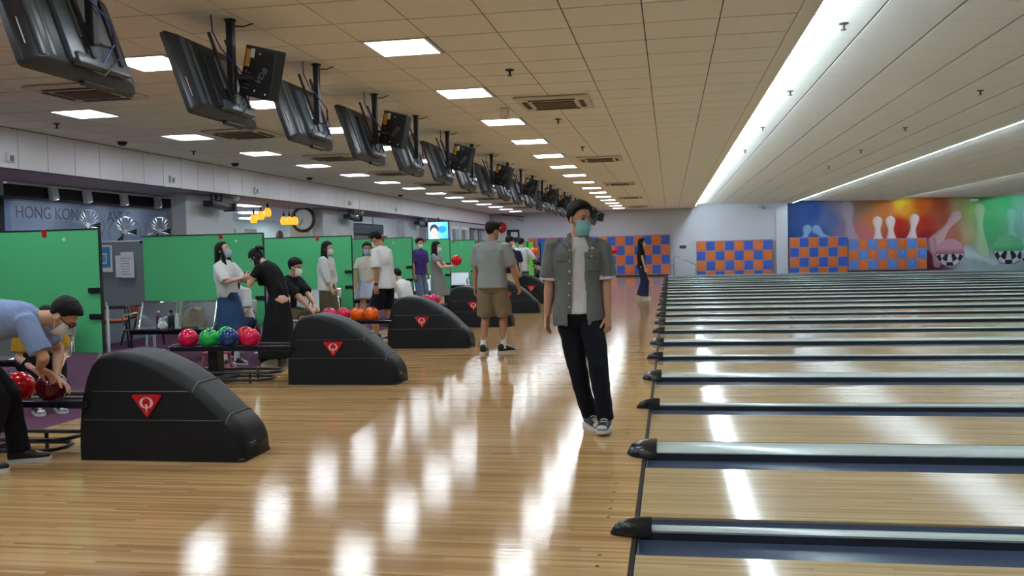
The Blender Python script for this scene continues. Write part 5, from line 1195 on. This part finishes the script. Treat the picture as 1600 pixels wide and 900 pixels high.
# ---- man in grey tee and khaki shorts, seen from behind
person('man in grey tee and khaki shorts seen from behind', (-2.40, 12.25), 84, 1.80, skin=SKIN3, fine=0.008, pelvis=(0.0, 0, 0.925), twist=-4, head=(-38, 6, 0), lean=3,
    hands=((-0.26, 0.04, 0.83), (0.36, 0.10, 0.79)), curl=(25, 30), feet=((-0.13, -0.05, 0.085), (0.12, 0.05, 0.085)), footdirs=(6, -38),
    mask=MK_white, hairvol=1.35, top=('tee', C_gtee, 1.14, 0.06, 0.92), bottom=('shorts', C_khaki, 1.18, 0.98), shoes=(SH_black, SH_sole, SH_white), socks=(M_paper, 0.20), build=1.03, scale_sh=1.08)
# ---- far girl in black
person('woman in black tee and dark jeans standing by the foul line', (-0.78, 25.0), 5, 1.64, 'f', SKIN2, 0.011, head=(-3, 0, 0), hands=((-0.20, 0.06, 0.86), (0.20, 0.10, 0.88)), feet=((-0.08, -0.04, 0.085), (0.08, 0.08, 0.085)),
    hair='long', hairmat=HAIR, fringe=0.25, mask=MK_white, top=('tee', C_black, 1.02, 0.02, 0.55), bottom=('wide', C_indigo, 1.0), shoes=(SH_white, SH_sole))
# ---- bending man
person('man in pale blue tee bending over the rack to lift a ball', (-4.56, 5.50), 30, 1.72, skin=SKIN, fine=0.007, pelvis=(0.02, -0.18, 0.845), lean=72, hunch=22, head=(-12, 52, 0), neck_fwd=0.01,
    hands=((-0.02, 0.40, 0.60), (0.03, 0.30, 0.68)), poles=((-0.7, 0.2, 0.6), (0.9, 0.3, 0.2)), palms=((0.3, 0.2, -1), (0.1, 0.5, -1)), hdirs=((0.3, 0.7, -0.6), (-0.25, 0.75, -0.62)), curl=(20, 24),
    feet=((-0.12, 0.13, 0.085), (0.10, -0.08, 0.085)), footdirs=(0, -22), mask=MK_white, glasses=True, hairvol=1.25, top=('tee', C_blue, 1.12, 0.08, 0.85), bottom=('trousers', C_black, 1.08), shoes=(SH_black, SH_sole, SH_black))
# ---- seated person behind him
person('seated person in yellow shirt half hidden behind the bending man', (-5.92, 7.75), -40, 1.62, skin=SKIN2, fine=0.011, pelvis=(0, -0.20, 0.50), lean=58, head=(10, 48, 0), hands=((-0.12, 0.34, 0.45), (0.12, 0.34, 0.45)), feet=((-0.10, 0.32, 0.085), (0.10, 0.30, 0.085)),
    hair='short', mask=MK_white, top=('tee', C_yellow, 1.05, 0.0, 0.8), bottom=('trousers', C_black, 1.0), shoes=(SH_black, SH_sole, SH_white))
# ---- girl in white blouse and denim skirt
person('girl in white blouse and blue denim skirt looking up', (-5.62, 10.98), -8, 1.60, 'f', SKIN2, 0.009, pelvis=(0, 0, 0.925), lean=-6, head=(6, -20, 0), hands=((-0.03, 0.34, 1.18), (0.06, 0.30, 1.24)), poles=((-0.8, -0.2, -1), (0.8, -0.2, -1)), palms=((1, 0, 0.2), (-1, 0, 0.2)), curl=(40, 40),
    feet=((-0.09, 0.04, 0.085), (0.09, -0.03, 0.085)), hair='long', hairmat=HAIR, fringe=0.05, mask=MK_blue, top=('tee', C_white, 1.16, -0.04, 0.95), bottom=('skirt', C_denim, 1.0, 0.40, 1.38), shoes=(SH_black, SH_sole, SH_white), socks=(M_paper, 0.12))
# ---- girl in black
p = person('girl in black crop top and long black skirt bending over a phone', (-4.94, 10.95), 172, 1.62, 'f', SKIN2, 0.009, pelvis=(0, -0.06, 0.92), lean=26, hunch=10, head=(0, 48, 0), hands=((-0.04, 0.40, 1.20), (0.05, 0.40, 1.20)), poles=((-0.7, 0.1, -1), (0.7, 0.1, -1)), palms=((0.7, -0.4, 0.4), (-0.7, -0.4, 0.4)), curl=(45, 45),
    feet=((-0.08, 0.05, 0.085), (0.08, -0.05, 0.085)), hair='long', hairmat=HAIR, fringe=0.2, mask=MK_white, top=('tee', C_black, 1.10, -0.075, 0.55), bottom=('skirt', C_black, 1.04, 0.80, 1.55), shoes=(SH_white, SH_sole))
w_ = (p['W'][0] + p['W'][1]) / 2; ph = thing('phone', 'dark phone in the hands of the girl in black', 'phone', p['root'].matrix_basis @ (w_ + V(0, 0.09, 0.03)), 170)
MB().rbox((0, 0, 0), (0.075, 0.01, 0.15), 0.006, 2, RX(35)).build('body', M_black, ph); MB().box((0, 0.0065, 0), (0.066, 0.002, 0.135), RX(35)).build('screen', mat('phone_screen', (0.05, 0.06, 0.08), 0.1), ph)
r = p['root']; bow = MB()
for sx in (-1, 1): bow.ell(p['HC'] + p['Rh'] @ V(sx * 0.045, -0.12, 0.05), (0.05, 0.02, 0.03), p['Rh'] @ RY(sx * 25))
bow.build('hair_bow', C_black, r)
# ---- person seated behind the two girls
person('dark haired person in white seated behind the two girls', (-5.84, 11.72), -100, 1.60, 'f', SKIN2, 0.011, pelvis=(0, -0.12, 0.56), lean=22, head=(0, 30, 0), hands=((-0.12, 0.28, 0.62), (0.12, 0.28, 0.62)), feet=((-0.1, 0.30, 0.085), (0.1, 0.30, 0.085)), hair='bob', mask=MK_white, top=('tee', C_white, 1.05, 0, 0.9), bottom=('trousers', C_indigo, 1.0), shoes=(SH_white, SH_sole))
# ---- seated man in black tee
person('man in black tee and olive shorts seated with hands on his knees', (-5.40, 12.55), -10, 1.72, skin=SKIN, fine=0.009, pelvis=(0, -0.18, 0.585), lean=22, head=(-4, 6, 0), hands=((-0.02, 0.36, 0.66), (0.10, 0.34, 0.64)), poles=((-0.6, 0.0, -0.2), (0.6, 0.0, -0.2)), palms=((0.2, 0.1, -1), (-0.2, 0.1, -1)), curl=(25, 25),
    feet=((-0.13, 0.32, 0.085), (0.15, 0.34, 0.085)), mask=MK_white, hairvol=1.5, fringe=0.28, top=('tee', C_black, 1.12, 0.02, 0.95), bottom=('shorts', C_olive, 1.15, 0.92), shoes=(SH_black, SH_sole), build=1.08, scale_sh=1.08)
st = thing('grey_stool', 'pale grey box seat under the man in black tee', 'stool', (-5.42, 12.42, 0), -10); MB().rbox((0.0, 0.10, 0.25), (0.36, 0.42, 0.46), 0.03, 2).build('base', M_greyboard, st); MB().rbox((0.0, 0.10, 0.475), (0.38, 0.44, 0.03), 0.012, 2).build('top', M_white, st)
# ---- long haired girl in white
person('long haired girl in white blouse and olive skirt in side view', (-5.60, 14.35), -4, 1.62, 'f', SKIN2, 0.009, head=(-4, 0, 0), lean=2, hands=((-0.19, 0.10, 0.88), (0.19, 0.20, 0.86)), feet=((-0.08, 0.0, 0.085), (0.08, 0.1, 0.085)), hair='long', hairmat=HAIRB, fringe=0.2, hairvol=1.2, mask=MK_white,
    top=('tee', C_white, 1.24, 0.05, 1.55), bottom=('skirt', C_olive, 1.05, 0.62, 1.12), shoes=(SH_black, SH_sole))
# ---- girl in crop top facing the camera
person('girl in cream crop top and light denim skirt with a blue mask', (-5.12, 15.05), -78, 1.60, 'f', SKIN, 0.009, head=(8, 2, 0), hands=((-0.21, 0.03, 0.86), (0.23, 0.12, 0.90)), feet=((-0.08, 0.02, 0.085), (0.08, -0.02, 0.085)), hair='bob', hairmat=HAIRB, fringe=0.2, mask=MK_blue,
    top=('tee', C_cream, 1.04, -0.10, 0.62), bottom=('skirt', C_ldenim, 1.0, 0.22, 1.2), shoes=(SH_white, SH_sole))
# ---- man in white tee looking down
p = person('man in white tee and dark shorts looking down at his hand', (-4.48, 14.0), 168, 1.78, skin=SKIN3, fine=0.008, lean=8, head=(0, 34, 0), hands=((-0.24, 0.02, 0.83), (0.14, 0.28, 0.98)), poles=((-0.6, -1, 0), (0.8, -0.6, -0.3)), palms=((0.9, 0.2, 0), (-0.3, 0.2, 1)), curl=(25, 35), feet=((-0.10, 0.12, 0.085), (0.10, -0.08, 0.085)),
    mask=MK_white, hairvol=1.2, top=('tee', C_white, 1.17, 0.10, 0.92), bottom=('shorts', C_navy, 1.12, 0.95), shoes=(SH_black, SH_sole))
w_ = p['W'][0]; e_ = p['EL'][0]; d_ = (w_ - e_).normalized(); MB().tube([w_ - d_ * 0.035, w_ - d_ * 0.008], 0.031, 16).rbox(w_ - d_ * 0.02 + V(-0.032, 0, 0), (0.012, 0.036, 0.036), 0.004, 1).build('wristwatch', M_black, p['root'])
# ---- crouched boy
person('black haired boy crouching behind the man in white tee', (-4.62, 15.35), 150, 1.45, skin=SKIN2, fine=0.011, pelvis=(0, -0.2, 0.60), lean=30, head=(10, 25, 0), hands=((-0.16, 0.36, 0.60), (0.16, 0.36, 0.60)), feet=((-0.12, 0.10, 0.085), (0.12, 0.12, 0.085)), hairvol=1.4, mask=MK_white, top=('tee', C_white, 1.08, 0.0, 0.8), bottom=('shorts', C_indigo, 1.0, 0.9), shoes=(SH_white, SH_sole))
# ---- purple tee
person('person in purple tee and pale jeans half behind a green board', (-5.98, 21.4), -35, 1.74, skin=SKIN, fine=0.011, head=(-8, 4, 0), lean=2, hands=((-0.24, 0.05, 0.82), (0.26, 0.12, 0.84)), feet=((-0.1, -0.02, 0.085), (0.1, 0.14, 0.085)), hairvol=1.5, mask=MK_white, top=('tee', C_purple, 1.14, 0.04, 0.9), bottom=('wide', C_jean, 1.05), shoes=(SH_black, SH_sole))
# ---- girl in grey dress with a red ball
p = person('girl in grey dress holding a red ball at chest height', (-4.66, 18.0), -2, 1.62, 'f', SKIN2, 0.010, head=(0, 2, 0), lean=-3, hands=((-0.06, 0.36, 1.20), (0.08, 0.36, 1.18)), poles=((-0.6, 0, -1), (0.6, 0, -1)), palms=((0.2, 0, 1), (-0.2, 0, 1)), hdirs=((0.2, 1, 0), (-0.2, 1, 0)), curl=(18, 18), feet=((-0.08, -0.1, 0.085), (0.08, 0.14, 0.085)), hair='long', hairmat=HAIR, fringe=0.2, mask=MK_white,
    top=('tee', C_dress, 1.08, 0.02, 0.5), bottom=('skirt', C_dress, 1.06, 0.36, 1.3), shoes=(SH_white, SH_sole))
q_ = p['root'].matrix_basis @ ((p['W'][0] + p['W'][1]) / 2 + V(0, 0.085, 0.122)); ball(q_.x, q_.y, q_.z, 'red', 'red ball held up by the girl in grey dress')
# ---- group by the fifth return
person('person in navy tee and beige shorts standing behind a black hood', (-3.72, 21.1), 30, 1.72, skin=SKIN, fine=0.011, head=(10, 8, 0), hands=((-0.2, 0.15, 0.9), (0.2, 0.15, 0.9)), hairvol=1.5, mask=MK_white, top=('tee', C_navy, 1.14, 0.04, 0.9), bottom=('shorts', C_beige, 1.12, 0.9), shoes=(SH_white, SH_sole))
person('masked person in dark clothes between the navy and white shirts', (-3.95, 22.9), -70, 1.66, skin=SKIN2, fine=0.012, head=(20, 0, 0), hairvol=1.5, mask=MK_white, top=('tee', C_indigo, 1.08, 0.04, 0.9), bottom=('trousers', C_black, 1.0), shoes=(SH_white, SH_sole))
p = person('person in loose white shirt seen from behind holding an orange ball', (-4.06, 25.0), 80, 1.72, skin=SKIN2, fine=0.011, head=(-10, 0, 0), hands=((-0.1, 0.3, 1.2), (0.26, 0.26, 1.26)), poles=((-0.8, -0.2, -1), (0.8, -0.3, -1)), palms=((0.2, 0, 1), (-0.2, 0, 1)), hdirs=((0.3, 1, 0), (-0.1, 1, 0.1)), hairvol=1.3, top=('tee', C_white, 1.22, 0.10, 1.5), bottom=('trousers', cloth('slate', srgb(96, 104, 112)), 1.05), shoes=(SH_white, SH_sole))
q_ = p['root'].matrix_basis @ (p['W'][1] + V(0, 0.09, 0.12)); ball(q_.x, q_.y, q_.z, 'orange', 'orange ball held up by the person in loose white shirt')
# ---- seated head behind the sixth return
person('dark haired person seated low behind a far ball return', (-3.45, 24.6), 200, 1.60, skin=SKIN2, fine=0.012, pelvis=(0, -0.15, 0.42), lean=25, head=(0, 25, 0), hands=((-0.15, 0.3, 0.5), (0.15, 0.3, 0.5)), feet=((-0.1, 0.3, 0.085), (0.1, 0.3, 0.085)), hairvol=1.4, top=('tee', C_black, 1.05, 0, 0.9), bottom=('trousers', C_black, 1.0), shoes=(SH_white, SH_sole))
# ---- player hidden behind the walking man
p = person('player in dark clothes reaching out with a red ball behind the walking man', (-2.12, 28.0), 60, 1.68, skin=SKIN, fine=0.012, head=(0, 0, 0), hands=((-0.2, 0.1, 0.85), (0.30, 0.28, 1.24)), poles=((-0.6, -1, 0), (0.8, -0.4, -1)), palms=((1, 0, 0), (-0.2, 0, 1)), hdirs=(None, (0.2, 1, 0)), hairvol=1.3, top=('tee', C_black, 1.05, 0.04, 0.8), bottom=('trousers', C_black, 1.0), shoes=(SH_white, SH_sole))
q_ = p['root'].matrix_basis @ (p['W'][1] + V(0.02, 0.09, 0.12)); ball(q_.x, q_.y, q_.z, 'red', 'dark red ball held out beside the walking man\'s shoulder')

# ---- person behind the third green board
person('dark haired person whose head shows above a green board', (-6.47, 17.3), 60, 1.73, skin=SKIN, fine=0.012, head=(0, 10, 0), hairvol=1.4, mask=MK_white, top=('tee', C_indigo, 1.08, 0.04, 0.9), bottom=('trousers', C_black, 1.0), shoes=(SH_white, SH_sole))
